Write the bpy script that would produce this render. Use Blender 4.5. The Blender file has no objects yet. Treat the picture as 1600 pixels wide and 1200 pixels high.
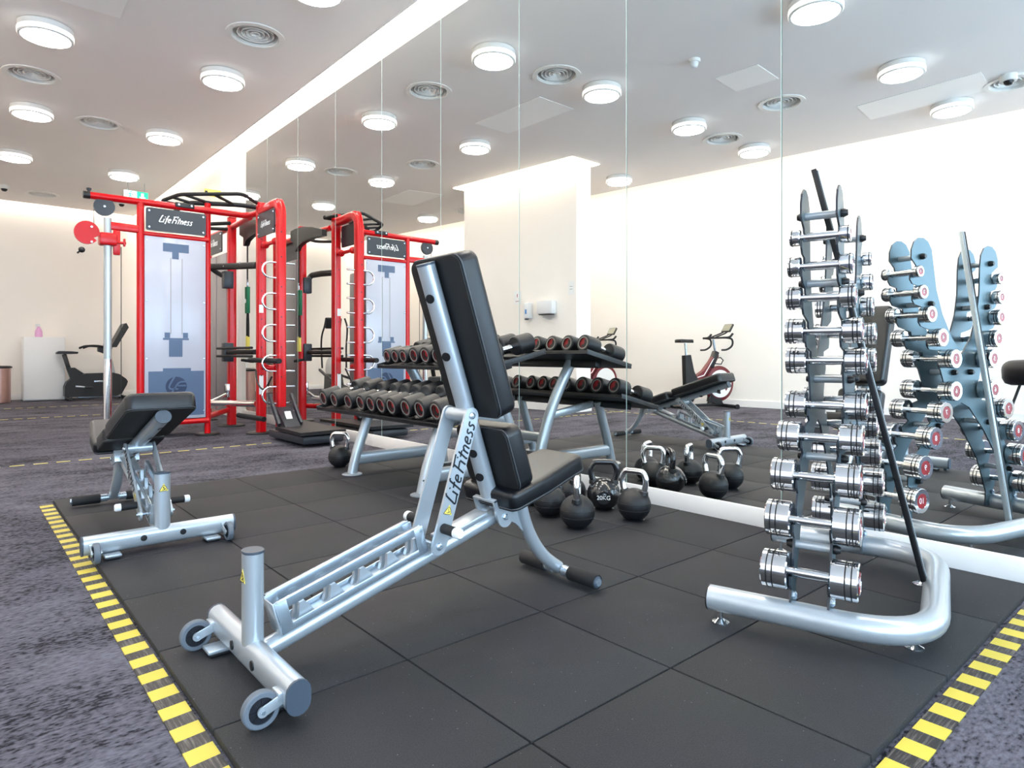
import bpy, bmesh, math, random
from mathutils import Vector, Matrix
PI = math.pi
random.seed(7)
S = bpy.context.scene
COL = S.collection
R = math.radians

# ------------------------------------------------------------------ camera, world, exposure
cam_d = bpy.data.cameras.new('camera'); cam = bpy.data.objects.new('camera', cam_d); COL.objects.link(cam)
cam_d.sensor_width = 36.0; cam_d.lens = 1007.9 / 1600 * 36.0; cam_d.shift_y = -(600 - 553.7) / 1600
cam_d.clip_start = 0.05; cam_d.clip_end = 200
TH = 0.85544
cam.location = (0, 0, 0.825); cam.rotation_euler = (PI / 2, 0, TH)
S.camera = cam
S.view_settings.view_transform = 'Standard'; S.view_settings.look = 'None'
S.view_settings.gamma = 1; S.view_settings.use_curve_mapping = False
S.view_settings.exposure = 0.88
S.cycles.max_bounces = 10; S.cycles.diffuse_bounces = 5; S.cycles.glossy_bounces = 6
S.cycles.sample_clamp_indirect = 6
w = bpy.data.worlds.new('daylight'); S.world = w; w.use_nodes = True
bg = w.node_tree.nodes['Background']; bg.inputs[0].default_value = (0.66, 0.82, 1.0, 1); bg.inputs[1].default_value = 2.2

def area_light(name, loc, rot, sx, sy, power, color):
    d = bpy.data.lights.new(name, 'AREA'); d.shape = 'RECTANGLE'; d.size = sx; d.size_y = sy
    d.energy = power; d.color = color
    o = bpy.data.objects.new(name, d); COL.objects.link(o); o.location = loc; o.rotation_euler = rot
    return o
# daylight through the tall windows of the end wall behind the photographer's right shoulder
area_light('window_daylight', (3.35, -0.4, 1.75), (0, R(90), 0), 2.9, 5.4, 205, (0.55, 0.79, 1.0))

# ------------------------------------------------------------------ colours and materials
def lin(c):
    c = c / 255.0
    return c / 12.92 if c <= 0.04045 else ((c + 0.055) / 1.055) ** 2.4
def rgb(r, g, b): return (lin(r), lin(g), lin(b), 1)

def mat(name, col, rough=0.5, metal=0.0, spec=0.5, coat=0.0, trans=0.0, emit=None, estr=0.0, noise=None, bump=None):
    m = bpy.data.materials.new(name); m.use_nodes = True
    nt = m.node_tree; b = nt.nodes['Principled BSDF']
    b.inputs['Base Color'].default_value = col; b.inputs['Roughness'].default_value = rough
    b.inputs['Metallic'].default_value = metal; b.inputs['Specular IOR Level'].default_value = spec
    b.inputs['Coat Weight'].default_value = coat; b.inputs['Coat Roughness'].default_value = 0.12
    b.inputs['Transmission Weight'].default_value = trans
    if emit:
        b.inputs['Emission Color'].default_value = emit; b.inputs['Emission Strength'].default_value = estr
    tc = nt.nodes.new('ShaderNodeTexCoord')
    if noise:                                   # (scale, amount, detail): gentle colour variation of the thing itself
        n = nt.nodes.new('ShaderNodeTexNoise'); n.inputs['Scale'].default_value = noise[0]; n.inputs['Detail'].default_value = noise[2]
        nt.links.new(tc.outputs['Object'], n.inputs['Vector'])
        mx = nt.nodes.new('ShaderNodeMix'); mx.data_type = 'RGBA'
        a = noise[1]
        mx.inputs['A'].default_value = tuple(max(0, c * (1 - a)) for c in col[:3]) + (1,)
        mx.inputs['B'].default_value = tuple(min(1, c * (1 + a)) for c in col[:3]) + (1,)
        nt.links.new(n.outputs['Fac'], mx.inputs['Factor']); nt.links.new(mx.outputs['Result'], b.inputs['Base Color'])
    if bump:
        n2 = nt.nodes.new('ShaderNodeTexNoise'); n2.inputs['Scale'].default_value = bump[0]; n2.inputs['Detail'].default_value = 3
        nt.links.new(tc.outputs['Object'], n2.inputs['Vector'])
        bp = nt.nodes.new('ShaderNodeBump'); bp.inputs['Strength'].default_value = bump[1]; bp.inputs['Distance'].default_value = 0.01
        nt.links.new(n2.outputs['Fac'], bp.inputs['Height']); nt.links.new(bp.outputs['Normal'], b.inputs['Normal'])
    return m

M = {}
M['silver'] = mat('silver_powder_coat', rgb(178, 186, 193), 0.32, 0.5, 0.5, 0.35, noise=(900, 0.10, 2))
M['zinc'] = mat('brushed_zinc', rgb(190, 204, 216), 0.27, 0.8)
M['chrome'] = mat('polished_chrome', (0.80, 0.81, 0.83, 1), 0.09, 1.0, noise=(30, 0.04, 2))
M['vinyl'] = mat('black_vinyl', rgb(8, 10, 16), 0.38, 0, 0.5, 0.0, noise=(400, 0.15, 2), bump=(900, 0.05))
M['board'] = mat('black_backing_board', rgb(13, 13, 15), 0.6, noise=(300, 0.2, 2))
M['piping'] = mat('dark_piping', rgb(70, 72, 76), 0.4, noise=(300, 0.1, 2))
M['black'] = mat('black_plastic', rgb(16, 17, 20), 0.42, noise=(200, 0.15, 2))
M['rubber'] = mat('black_rubber', rgb(13, 14, 17), 0.48, noise=(500, 0.2, 3), bump=(700, 0.15))
M['rubber_face'] = mat('black_rubber_face', rgb(17, 18, 21), 0.5, noise=(300, 0.2, 2))
M['foam'] = mat('black_foam_grip', rgb(18, 18, 21), 0.7, noise=(600, 0.2, 2))
M['capgrey'] = mat('grey_end_cap', rgb(64, 74, 86), 0.45, noise=(300, 0.1, 2))
M['wheel'] = mat('grey_wheel_tyre', rgb(98, 106, 116), 0.6, noise=(300, 0.1, 2))
M['wheelhub'] = mat('dark_wheel_hub', rgb(12, 16, 26), 0.5, noise=(300, 0.1, 2))
M['palegrey'] = mat('pale_grey_steel', rgb(176, 184, 188), 0.3, 0.4, noise=(20, .03, 2))
M['white'] = mat('white_plastic', rgb(226, 228, 230), 0.4, noise=(100, 0.03, 2))
M['red'] = mat('glossy_red_paint', rgb(196, 0, 12), 0.3, 0, 0.35, 0.12)
M['redbadge'] = mat('red_badge', rgb(150, 12, 18), 0.35, noise=(60, 0.8, 3))
M['greyring'] = mat('grey_badge_ring', rgb(128, 124, 120), 0.45, noise=(80, 0.1, 2))
M['ink'] = mat('dark_lettering', rgb(8, 20, 30), 0.5, noise=(80, 0.1, 2))
M['letter'] = mat('white_lettering', rgb(238, 240, 240), 0.5, noise=(80, 0.03, 2))
M['warn'] = mat('yellow_label', rgb(236, 214, 96), 0.5, noise=(80, 0.05, 2))
M['slate'] = mat('slate_grey_panel', rgb(40, 45, 53), 0.4, noise=(60, 0.08, 2))
M['frost'] = mat('frosted_acrylic', rgb(180, 184, 198), 0.3, 0, 0.5, 0.3, noise=(3, 0.05, 2))
M['frostblue'] = mat('blue_grey_shroud', rgb(78, 98, 128), 0.4, noise=(5, 0.06, 2))
M['frostdark'] = mat('dark_blue_emblem', rgb(28, 46, 80), 0.4, noise=(5, 0.06, 2))
M['shroud'] = mat('silver_shroud', rgb(150, 146, 150), 0.4, 0.3, noise=(20, 0.05, 2))
M['wall'] = mat('off_white_wall', rgb(245, 240, 234), 0.85, 0, 0.2, noise=(2.5, 0.015, 3), bump=(240, 0.02))
M['ceil'] = mat('matt_ceiling', rgb(234, 229, 226), 0.95, 0, 0.1, noise=(2, 0.015, 3))
M['skirt'] = mat('white_skirting', rgb(240, 238, 236), 0.5, noise=(10, 0.01, 2))
M['frame'] = mat('plate_blue_grey', rgb(80, 100, 108), 0.42, 0.5, 0.4, 0.1, noise=(200, 0.08, 2))
M['glassedge'] = mat('green_glass_edge', rgb(150, 190, 180), 0.2, noise=(40, 0.1, 2))
M['iron'] = mat('black_cast_iron_gloss', rgb(34, 34, 36), 0.22, 0.2, 0.6, 0.4, noise=(20, 0.2, 3))
M['kettle'] = mat('black_kettlebell_rubber', rgb(18, 19, 23), 0.5, noise=(300, 0.15, 2), bump=(400, 0.1))
M['copper'] = mat('rose_steel', rgb(196, 160, 152), 0.3, 0.8, noise=(6, 0.08, 2))
M['green'] = mat('green_fabric', rgb(4, 104, 70), 0.7, noise=(200, 0.1, 2))
M['exitgreen'] = mat('exit_sign_green', rgb(20, 190, 140), 0.5, emit=rgb(20, 190, 140), estr=0.6)
M['exitwhite'] = mat('exit_sign_white', rgb(225, 245, 240), 0.5, emit=rgb(225, 245, 240), estr=0.6)
M['yellow'] = mat('yellow_webbing', rgb(232, 216, 96), 0.6, noise=(100, 0.08, 2))
M['webbing'] = mat('black_webbing', rgb(24, 22, 24), 0.8, noise=(300, 0.2, 2))
M['lamp'] = mat('lamp_diffuser', (1, 1, 1, 1), 0.5, emit=(1.0, 0.97, 0.92, 1), estr=36.0)
M['lampside'] = mat('lamp_housing', rgb(226, 224, 220), 0.5, noise=(20, 0.02, 2))
M['cove'] = mat('cove_strip_glow', (1, 1, 1, 1), 0.5, emit=(1.0, 0.90, 0.76, 1), estr=13.0)
M['screen'] = mat('console_screen', rgb(140, 140, 124), 0.3, noise=(60, 0.2, 2))
M['spinred'] = mat('crimson_bike_frame', rgb(104, 10, 24), 0.3, 0, 0.5, 0.3, noise=(30, 0.1, 2))

# mirror glass: slightly green silvered glass
m = bpy.data.materials.new('mirror_glass'); m.use_nodes = True; nt = m.node_tree
b = nt.nodes['Principled BSDF']; b.inputs['Metallic'].default_value = 1; b.inputs['Roughness'].default_value = 0.0
b.inputs['Base Color'].default_value = (0.92, 0.945, 0.93, 1)
M['mirror'] = m

# rubber floor tile: fine granules, a few pale flecks
m = bpy.data.materials.new('rubber_tile'); m.use_nodes = True; nt = m.node_tree; b = nt.nodes['Principled BSDF']
tc = nt.nodes.new('ShaderNodeTexCoord'); n = nt.nodes.new('ShaderNodeTexNoise'); n.inputs['Scale'].default_value = 330; n.inputs['Detail'].default_value = 4
n3 = nt.nodes.new('ShaderNodeTexNoise'); n3.inputs['Scale'].default_value = 2.2; n3.inputs['Detail'].default_value = 3
v = nt.nodes.new('ShaderNodeTexVoronoi'); v.inputs['Scale'].default_value = 38
cr = nt.nodes.new('ShaderNodeValToRGB'); cr.color_ramp.elements[0].position = 0.3; cr.color_ramp.elements[1].position = 0.72
cr.color_ramp.elements[0].color = rgb(20, 20, 23); cr.color_ramp.elements[1].color = rgb(50, 50, 55)
mx = nt.nodes.new('ShaderNodeMix'); mx.data_type = 'RGBA'; mx.blend_type = 'MULTIPLY'; mx.inputs['Factor'].default_value = 0.35
lt = nt.nodes.new('ShaderNodeMath'); lt.operation = 'LESS_THAN'; lt.inputs[1].default_value = 0.045
mx2 = nt.nodes.new('ShaderNodeMix'); mx2.data_type = 'RGBA'; mx2.inputs['B'].default_value = rgb(120, 122, 126)
for q in (n, n3, v): nt.links.new(tc.outputs['Object'], q.inputs['Vector'])
nt.links.new(n.outputs['Fac'], cr.inputs['Fac']); nt.links.new(cr.outputs['Color'], mx.inputs['A']); nt.links.new(n3.outputs['Color'], mx.inputs['B'])
nt.links.new(v.outputs['Distance'], lt.inputs[0]); nt.links.new(lt.outputs[0], mx2.inputs['Factor']); nt.links.new(mx.outputs['Result'], mx2.inputs['A'])
nt.links.new(mx2.outputs['Result'], b.inputs['Base Color']); b.inputs['Roughness'].default_value = 0.72; b.inputs['Specular IOR Level'].default_value = 0.45
bp = nt.nodes.new('ShaderNodeBump'); bp.inputs['Strength'].default_value = 0.35; bp.inputs['Distance'].default_value = 0.004
nt.links.new(n.outputs['Fac'], bp.inputs['Height']); nt.links.new(bp.outputs['Normal'], b.inputs['Normal'])
M['mat'] = m

# carpet: mottled violet grey, streaked along the planks of the weave
m = bpy.data.materials.new('mottled_carpet'); m.use_nodes = True; nt = m.node_tree; b = nt.nodes['Principled BSDF']
tc = nt.nodes.new('ShaderNodeTexCoord'); mp = nt.nodes.new('ShaderNodeMapping'); mp.inputs['Scale'].default_value = (1.0, 0.45, 1)
nt.links.new(tc.outputs['Object'], mp.inputs['Vector'])
a = nt.nodes.new('ShaderNodeTexNoise'); a.inputs['Scale'].default_value = 3.0; a.inputs['Detail'].default_value = 9; a.inputs['Roughness'].default_value = 0.72
c = nt.nodes.new('ShaderNodeTexNoise'); c.inputs['Scale'].default_value = 120; c.inputs['Detail'].default_value = 5
nt.links.new(mp.outputs['Vector'], a.inputs['Vector']); nt.links.new(mp.outputs['Vector'], c.inputs['Vector'])
ad = nt.nodes.new('ShaderNodeMath'); ad.operation = 'MULTIPLY_ADD'; ad.inputs[1].default_value = 0.95
nt.links.new(c.outputs['Fac'], ad.inputs[0]); nt.links.new(a.outputs['Fac'], ad.inputs[2])
cr = nt.nodes.new('ShaderNodeValToRGB'); e = cr.color_ramp.elements
e[0].position = 0.41; e[0].color = rgb(30, 28, 34); e[1].position = 0.60; e[1].color = rgb(102, 101, 112)
k = e.new(0.475); k.color = rgb(78, 76, 85)
sc_ = nt.nodes.new('ShaderNodeMath'); sc_.operation = 'MULTIPLY'; sc_.inputs[1].default_value = 0.5; nt.links.new(ad.outputs[0], sc_.inputs[0]); nt.links.new(sc_.outputs[0], cr.inputs['Fac']); nt.links.new(cr.outputs['Color'], b.inputs['Base Color'])
b.inputs['Roughness'].default_value = 0.95; b.inputs['Specular IOR Level'].default_value = 0.15
bp = nt.nodes.new('ShaderNodeBump'); bp.inputs['Strength'].default_value = 0.6; bp.inputs['Distance'].default_value = 0.006
nt.links.new(c.outputs['Fac'], bp.inputs['Height']); nt.links.new(bp.outputs['Normal'], b.inputs['Normal'])
M['carpet'] = m

# ------------------------------------------------------------------ mesh helpers
def V(*a): return Vector(a)
def frame_at(t, up):
    t = t.normalized()
    if abs(t.dot(up)) > 0.98: up = V(0, 1, 0) if abs(t.y) < 0.9 else V(1, 0, 0)
    s = t.cross(up).normalized(); u = s.cross(t).normalized()
    return s, u
def race(w, h, n=6):
    """racetrack outline, w across, h along up"""
    p = []
    if h >= w:
        r = w / 2; d = h / 2 - r
        for i in range(n + 1): a = PI * i / n; p.append((r * math.cos(a), d + r * math.sin(a)))
        for i in range(n + 1): a = PI + PI * i / n; p.append((r * math.cos(a), -d + r * math.sin(a)))
    else:
        p = [(y, x) for x, y in race(h, w, n)][::-1]
    return p
def rrect(w, h, r, n=4):
    p = []
    for cx, cy, a0 in ((w/2-r, h/2-r, 0), (-w/2+r, h/2-r, PI/2), (-w/2+r, -h/2+r, PI), (w/2-r, -h/2+r, 1.5*PI)):
        for i in range(n + 1): a = a0 + PI/2*i/n; p.append((cx + r*math.cos(a), cy + r*math.sin(a)))
    return p
def circ(r, n): return [(r*math.cos(2*PI*i/n), r*math.sin(2*PI*i/n)) for i in range(n)]
def smooth_path(pts, n=6):
    P = [Vector(p) for p in pts]; out = []
    for i in range(len(P) - 1):
        p0 = P[max(i-1, 0)]; p1 = P[i]; p2 = P[i+1]; p3 = P[min(i+2, len(P)-1)]
        for k in range(n):
            t = k / n
            out.append(0.5*((2*p1) + (p2-p0)*t + (2*p0-5*p1+4*p2-p3)*t*t + (3*p1-p0-3*p2+p3)*t**3))
    out.append(P[-1]); return out
def fillet(pts, r, n=6):
    P = [Vector(p) for p in pts]; out = [P[0]]
    for i in range(1, len(P) - 1):
        a, b_, c_ = P[i-1], P[i], P[i+1]
        d1 = (a-b_).normalized(); d2 = (c_-b_).normalized()
        k = min(r, (a-b_).length*0.49, (c_-b_).length*0.49)
        s = b_ + d1*k; e_ = b_ + d2*k
        for j in range(n + 1):
            t = j/n; out.append((1-t)**2*s + 2*(1-t)*t*b_ + t*t*e_)
    out.append(P[-1]); return out

class MB:
    def __init__(s): s.v = []; s.f = []
    def add(s, vs, fs):
        o = len(s.v); s.v += [Vector(x) for x in vs]; s.f += [tuple(i+o for i in f) for f in fs]; return s
    def box(s, c, size, bev=0.0, rot=None, seg=2):
        bm = bmesh.new(); bmesh.ops.create_cube(bm, size=1)
        for q in bm.verts: q.co = V(q.co.x*size[0], q.co.y*size[1], q.co.z*size[2])
        if bev > 0: bmesh.ops.bevel(bm, geom=list(bm.edges), offset=min(bev, min(size)*0.45), segments=seg, affect='EDGES', profile=0.5)
        mt = Matrix.Translation(Vector(c)) @ (rot.to_4x4() if rot is not None else Matrix.Identity(4))
        bm.verts.index_update()
        s.add([mt @ q.co for q in bm.verts], [[q.index for q in f.verts] for f in bm.faces]); bm.free(); return s
    def bar(s, p0, p1, w_, h_, bev=0.0, up=V(0, 0, 1)):
        p0 = Vector(p0); p1 = Vector(p1); t = (p1-p0)
        a, u = frame_at(t, up); L = t.length; t = t.normalized()
        rot = Matrix((a, t, u)).transposed()
        return s.box((p0+p1)/2, (w_, L, h_), bev, rot)
    def tube(s, pts, r=0.02, seg=14, prof=None, closed=False, caps=True, up=V(0, 0, 1), scale=None):
        P = [Vector(p) for p in pts]; prof = prof or circ(r, seg); n = len(prof); m_ = len(P)
        T = []
        for i in range(m_):
            if closed: t = P[(i+1) % m_] - P[i-1]
            elif i == 0: t = P[1]-P[0]
            elif i == m_-1: t = P[-1]-P[-2]
            else: t = (P[i+1]-P[i]).normalized() + (P[i]-P[i-1]).normalized()
            T.append(t.normalized())
        a, u = frame_at(T[0], up); vs = []
        for i in range(m_):
            if i > 0:
                q = T[i-1].rotation_difference(T[i]); a = q @ a; u = q @ u
            k = scale[i] if scale else 1
            for x, y in prof: vs.append(P[i] + a*x*k + u*y*k)
        fs = []
        for i in range(m_ if closed else m_-1):
            i2 = (i+1) % m_
            for j in range(n):
                j2 = (j+1) % n; fs.append((i*n+j, i*n+j2, i2*n+j2, i2*n+j))
        if caps and not closed:
            fs.append(tuple(range(n))[::-1]); fs.append(tuple((m_-1)*n+j for j in range(n)))
        return s.add(vs, fs)
    def cyl(s, p0, p1, r, seg=20, r2=None):
        return s.tube([p0, p1], r, seg, scale=None if r2 is None else [1, r2/r])
    def lathe(s, prof, base, axis=V(0, 0, 1), seg=28, caps=True):
        axis = Vector(axis).normalized(); base = Vector(base)
        a, u = frame_at(axis, V(0, 0, 1) if abs(axis.z) < 0.9 else V(0, 1, 0))
        vs = []; n = seg
        for r, h in prof:
            for j in range(n):
                th = 2*PI*j/n; vs.append(base + axis*h + (a*math.cos(th)+u*math.sin(th))*max(r, 1e-5))
        fs = []
        for i in range(len(prof)-1):
            for j in range(n):
                j2 = (j+1) % n; fs.append((i*n+j, i*n+j2, (i+1)*n+j2, (i+1)*n+j))
        if caps: fs.append(tuple(range(n))[::-1]); fs.append(tuple((len(prof)-1)*n+j for j in range(n)))
        return s.add(vs, fs)
    def ring(s, base, axis, r0, r1, h, seg=28):
        """flat annulus of height h"""
        axis = Vector(axis).normalized(); base = Vector(base); a, u = frame_at(axis, V(0, 0, 1) if abs(axis.z) < 0.9 else V(0, 1, 0))
        vs = []; n = seg
        for r, k in ((r0, 0), (r1, 0), (r1, h), (r0, h)):
            for j in range(n):
                th = 2*PI*j/n; vs.append(base + axis*k + (a*math.cos(th)+u*math.sin(th))*r)
        fs = []
        for i in range(4):
            i2 = (i+1) % 4
            for j in range(n): j2 = (j+1) % n; fs.append((i*n+j, i*n+j2, i2*n+j2, i2*n+j))
        return s.add(vs, fs)
    def sphere(s, c, r, seg=20, sc=(1, 1, 1)):
        bm = bmesh.new(); bmesh.ops.create_uvsphere(bm, u_segments=seg, v_segments=seg//2, radius=r); bm.verts.index_update()
        s.add([Vector(c) + V(q.co.x*sc[0], q.co.y*sc[1], q.co.z*sc[2]) for q in bm.verts], [[q.index for q in f.verts] for f in bm.faces]); bm.free(); return s
    def prism(s, poly, o, u, v_, t0, t1):
        """poly in (u,v), extruded along u x v from t0 to t1"""
        o = Vector(o); u = Vector(u).normalized(); v_ = Vector(v_).normalized(); n = u.cross(v_); k = len(poly)
        vs = [o + u*x + v_*y + n*t0 for x, y in poly] + [o + u*x + v_*y + n*t1 for x, y in poly]
        fs = [tuple(range(k))[::-1], tuple(range(k, 2*k))] + [(i, (i+1) % k, (i+1) % k + k, i+k) for i in range(k)]
        return s.add(vs, fs)
    def cushion(s, poly, o, u, v_, t, r=0.02, n=5, bot=0.3):
        """upholstered slab: outline with a rounded top edge and slightly rounded bottom"""
        o = Vector(o); u = Vector(u).normalized(); v_ = Vector(v_).normalized(); nn = u.cross(v_); k = len(poly)
        nrm = []
        for i in range(k):
            p0 = Vector(poly[i-1]); p1 = Vector(poly[i]); p2 = Vector(poly[(i+1) % k])
            d = (p1-p0).normalized() + (p2-p1).normalized(); d = d.normalized() if d.length > 1e-6 else (p2-p1).normalized()
            nrm.append(Vector((d.y, -d.x)))
        loops = []
        rb = r*bot
        for j in range(3): a = PI/2*j/2; loops.append((rb*(1-math.sin(a)), rb*(1-math.cos(a))))
        for j in range(n+1): a = PI/2*j/n; loops.append((r*(1-math.cos(a)), t-r+r*math.sin(a)))
        loops.append((r*1.35, t+0.0008))
        vs = []
        for ins, h in loops:
            for i in range(k):
                q = Vector(poly[i]) - nrm[i]*ins
                vs.append(o + u*q.x + v_*q.y + nn*h)
        fs = [tuple(range(k))[::-1]]
        for a in range(len(loops)-1):
            for i in range(k): i2 = (i+1) % k; fs.append((a*k+i, a*k+i2, (a+1)*k+i2, (a+1)*k+i))
        fs.append(tuple((len(loops)-1)*k+i for i in range(k)))
        return s.add(vs, fs)
    def strokes(s, lines, o, u, v_, size, r, shear=0.35, vs=1.0):
        o = Vector(o); u = Vector(u).normalized(); v_ = Vector(v_).normalized(); n = u.cross(v_)
        for ln in lines:
            pts = [o + u*((x+shear*y)*size) + v_*(y*size*vs) for x, y in ln]
            if len(pts) > 2: pts = fillet(pts, size*0.14, 3)
            s.tube(pts, r, 6, prof=[(r, 0), (r*.7, r*.35), (-r*.7, r*.35), (-r, 0), (-r*.7, -r*.35), (r*.7, -r*.35)], up=n)
        return s
    def build(s, name, material, parent=None, world=False, flat=False, ang=38):
        me = bpy.data.meshes.new(name); vs = s.v
        if world and parent is not None:
            rt_ = parent
            while rt_.parent is not None: rt_ = rt_.parent
            mi = (Matrix.Translation(rt_.location) @ rt_.rotation_euler.to_matrix().to_4x4()).inverted(); vs = [mi @ q for q in vs]
        me.from_pydata([tuple(q) for q in vs], [], s.f); me.update()
        bm = bmesh.new(); bm.from_mesh(me); bmesh.ops.recalc_face_normals(bm, faces=bm.faces); bm.to_mesh(me); bm.free()
        if not flat:
            me.polygons.foreach_set('use_smooth', [True]*len(me.polygons)); me.set_sharp_from_angle(angle=R(ang))
        me.materials.append(M[material])
        o = bpy.data.objects.new(name, me); COL.objects.link(o)
        if parent is not None: o.parent = parent
        return o

def tag(o, label=None, cat=None, group=None, kind=None):
    if label: o['label'] = label
    if cat: o['category'] = cat
    if group: o['group'] = group
    if kind: o['kind'] = kind
    return o
def thing(name, loc=(0, 0, 0), rz=0.0, label=None, cat=None, group=None):
    o = bpy.data.objects.new(name, None); COL.objects.link(o); o.location = loc; o.rotation_euler = (0, 0, rz); o.empty_display_size = 0.1
    return tag(o, label, cat, group)
def copy_tree(o, parent=None):
    c = o.copy(); COL.objects.link(c); c.parent = parent
    for ch in list(o.children): copy_tree(ch, c)
    return c
def text_mesh(txt, size, material, name, parent, mtx, extrude=0.0008, shear=0.0):
    """solid lettering in the XY plane of mtx, centred"""
    cu = bpy.data.curves.new(name, 'FONT'); cu.body = txt; cu.size = size; cu.extrude = extrude; cu.align_x = 'CENTER'; cu.align_y = 'CENTER'; cu.shear = shear; cu.offset = 0
    t = bpy.data.objects.new(name, cu); COL.objects.link(t); bpy.context.view_layer.update()
    me = bpy.data.meshes.new_from_object(t.evaluated_get(bpy.context.evaluated_depsgraph_get()))
    bpy.data.objects.remove(t); bpy.data.curves.remove(cu)
    me.transform(mtx); me.materials.clear(); me.materials.append(M[material]); me.name = name
    o = bpy.data.objects.new(name, me); COL.objects.link(o); o.parent = parent
    return o
def axes(o, x, y):
    x = Vector(x).normalized(); y = Vector(y).normalized(); z = x.cross(y)
    return Matrix.Translation(Vector(o)) @ Matrix((x, y, z)).transposed().to_4x4()

GL = {'L': [[(.34, 1.05), (.22, 1), (.05, .02), (.62, .1)]], 'i': [[(.0, .55), (-.02, .0)], [(.06, .8), (.06, .88)]],
      'f': [[(.36, 1.02), (.22, 1.0), (.1, -.2)], [(-.02, .55), (.32, .58)]],
      'e': [[(.02, .3), (.33, .36), (.3, .58), (.1, .58), (.0, .3), (.08, .03), (.34, .08)]],
      'F': [[(-.06, .99), (.66, 1.05)], [(.10, 1.0), (.0, .0)], [(.05, .52), (.46, .56)]],
      't': [[(.14, .88), (.05, .04), (.12, 0)], [(-.06, .6), (.3, .62)]],
      'n': [[(.0, .56), (-.02, .0)], [(.0, .38), (.14, .57), (.28, .5), (.26, .0)]],
      's': [[(.3, .54), (.1, .56), (.06, .4), (.26, .22), (.18, .0), (-.02, .04)]]}
def script_name():
    """the maker's name as on the machines, in brush-like strokes; returns polylines and total width"""
    x = 0.0; out = []
    for ch, adv in (('L', .62), ('i', .2), ('f', .4), ('e', .62), ('F', .5), ('i', .24), ('t', .38), ('n', .44), ('e', .46), ('s', .42), ('s', .4)):
        for ln in GL[ch]: out.append([(x+a, b) for a, b in ln])
        x += adv
    return out, x
SCRIPT, SCRIPT_W = script_name()
D = 2.93            # mirror plane
ZC = 3.63           # ceiling
ZF = -0.02          # carpet level; the top of the rubber mat is 0

M['rimfill'] = mat('added_rim_glow', (1, 1, 1, 1), 0.5, emit=(1.0, 0.95, 0.88, 1), estr=0.9)  # weak emission for the band added around each lamp housing

M['covesoft'] = mat('soft_cove_glow', (1, 1, 1, 1), 0.5, emit=(1.0, 0.88, 0.70, 1), estr=5.0)
M['whiteedge'] = mat('polished_white_edge', rgb(236, 246, 242), 0.25, noise=(20, .02, 2))

M['bottlepink'] = mat('pink_bottle', rgb(226, 170, 214), 0.3, noise=(30, 0.1, 2))
M['bluewin'] = mat('blue_window', rgb(40, 120, 190), 0.3, noise=(30, 0.1, 2))

# ------------------------------------------------------------------ the room
def y_lip(x): return -3.387 - 0.1213*(x + 1.726)
def y_wall(x): return y_lip(x) - 0.82
X0, X1 = -15.06, 3.3
MIR0 = -8.87
BV = V(-1, 0.1213, 0).normalized()          # direction of the slanted back wall, towards the far end
BN = V(0.1213, 1, 0).normalized()           # its normal, into the room
tag(MB().box(((X0+X1)/2, -0.9, ZF-0.05), (X1-X0+1, 9.4, 0.1)).build('floor', 'carpet', flat=True), kind='structure')
# ceiling slab with round openings for the air diffusers and slots along the walls
VENTS = [(-5.77, 2.02), (-8.05, 0.61), (-9.2, 1.35), (-13.9, 1.2), (-4.6, 1.27), (-3.46, -1.13), (-4.54, -1.72), (-1.64, -2.75+0.35), (-12.1, -0.34), (-10.1, -1.77)]
cl = MB(); poly = [(X0+0.16, 2.783), (X1, 2.783), (X1, y_lip(X1)), (X0+0.16, y_lip(X0+0.16))]
cl.prism(poly[::-1], (0, 0, 0), (1, 0, 0), (0, 1, 0), ZC, ZC+0.05)
ceil = cl.build('ceiling', 'ceil', flat=True)
cut = MB()
for x, y in VENTS: cut.cyl((x, y, ZC-0.1), (x, y, ZC+0.2), 0.2, 32)
cuto = cut.build('cutter', 'ceil', flat=True)
md = ceil.modifiers.new('b', 'BOOLEAN'); md.operation = 'DIFFERENCE'; md.object = cuto; md.solver = 'EXACT'
bpy.context.view_layer.update()
nm = bpy.data.meshes.new_from_object(ceil.evaluated_get(bpy.context.evaluated_depsgraph_get()))
ceil.modifiers.clear(); ceil.data = nm; nm.name = 'ceiling'
bpy.data.objects.remove(cuto)
if not nm.materials: nm.materials.append(M['ceil'])
tag(ceil, kind='structure')
tag(MB().box(((X0+X1)/2, -0.9, 3.93), (X1-X0+1, 9.4, 0.1)).build('ceiling', 'ceil', flat=True), kind='structure')
# walls
tag(MB().box(((X0+X1)/2, D+0.07, 1.92), (X1-X0+0.6, 0.12, 3.92)).build('wall_right', 'wall', flat=True), kind='structure')
tag(MB().box(((X0+MIR0)/2, D-0.02, 1.92), (MIR0-X0, 0.06, 3.92)).build('wall_right', 'wall', flat=True), kind='structure')
tag(MB().box((X0-0.06, -0.9, 1.92), (0.12, 9.4, 3.92)).build('wall_left', 'wall', flat=True), kind='structure')
bw = MB(); bw.prism([(X1+.3, y_wall(X1+.3)), (X0-.3, y_wall(X0-.3)), (X0-.3, y_wall(X0-.3)-.12), (X1+.3, y_wall(X1+.3)-.12)], (0, 0, 0), (1, 0, 0), (0, 1, 0), ZF-.02, 3.88)
tag(bw.build('wall_back', 'wall', flat=True), kind='structure')
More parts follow.
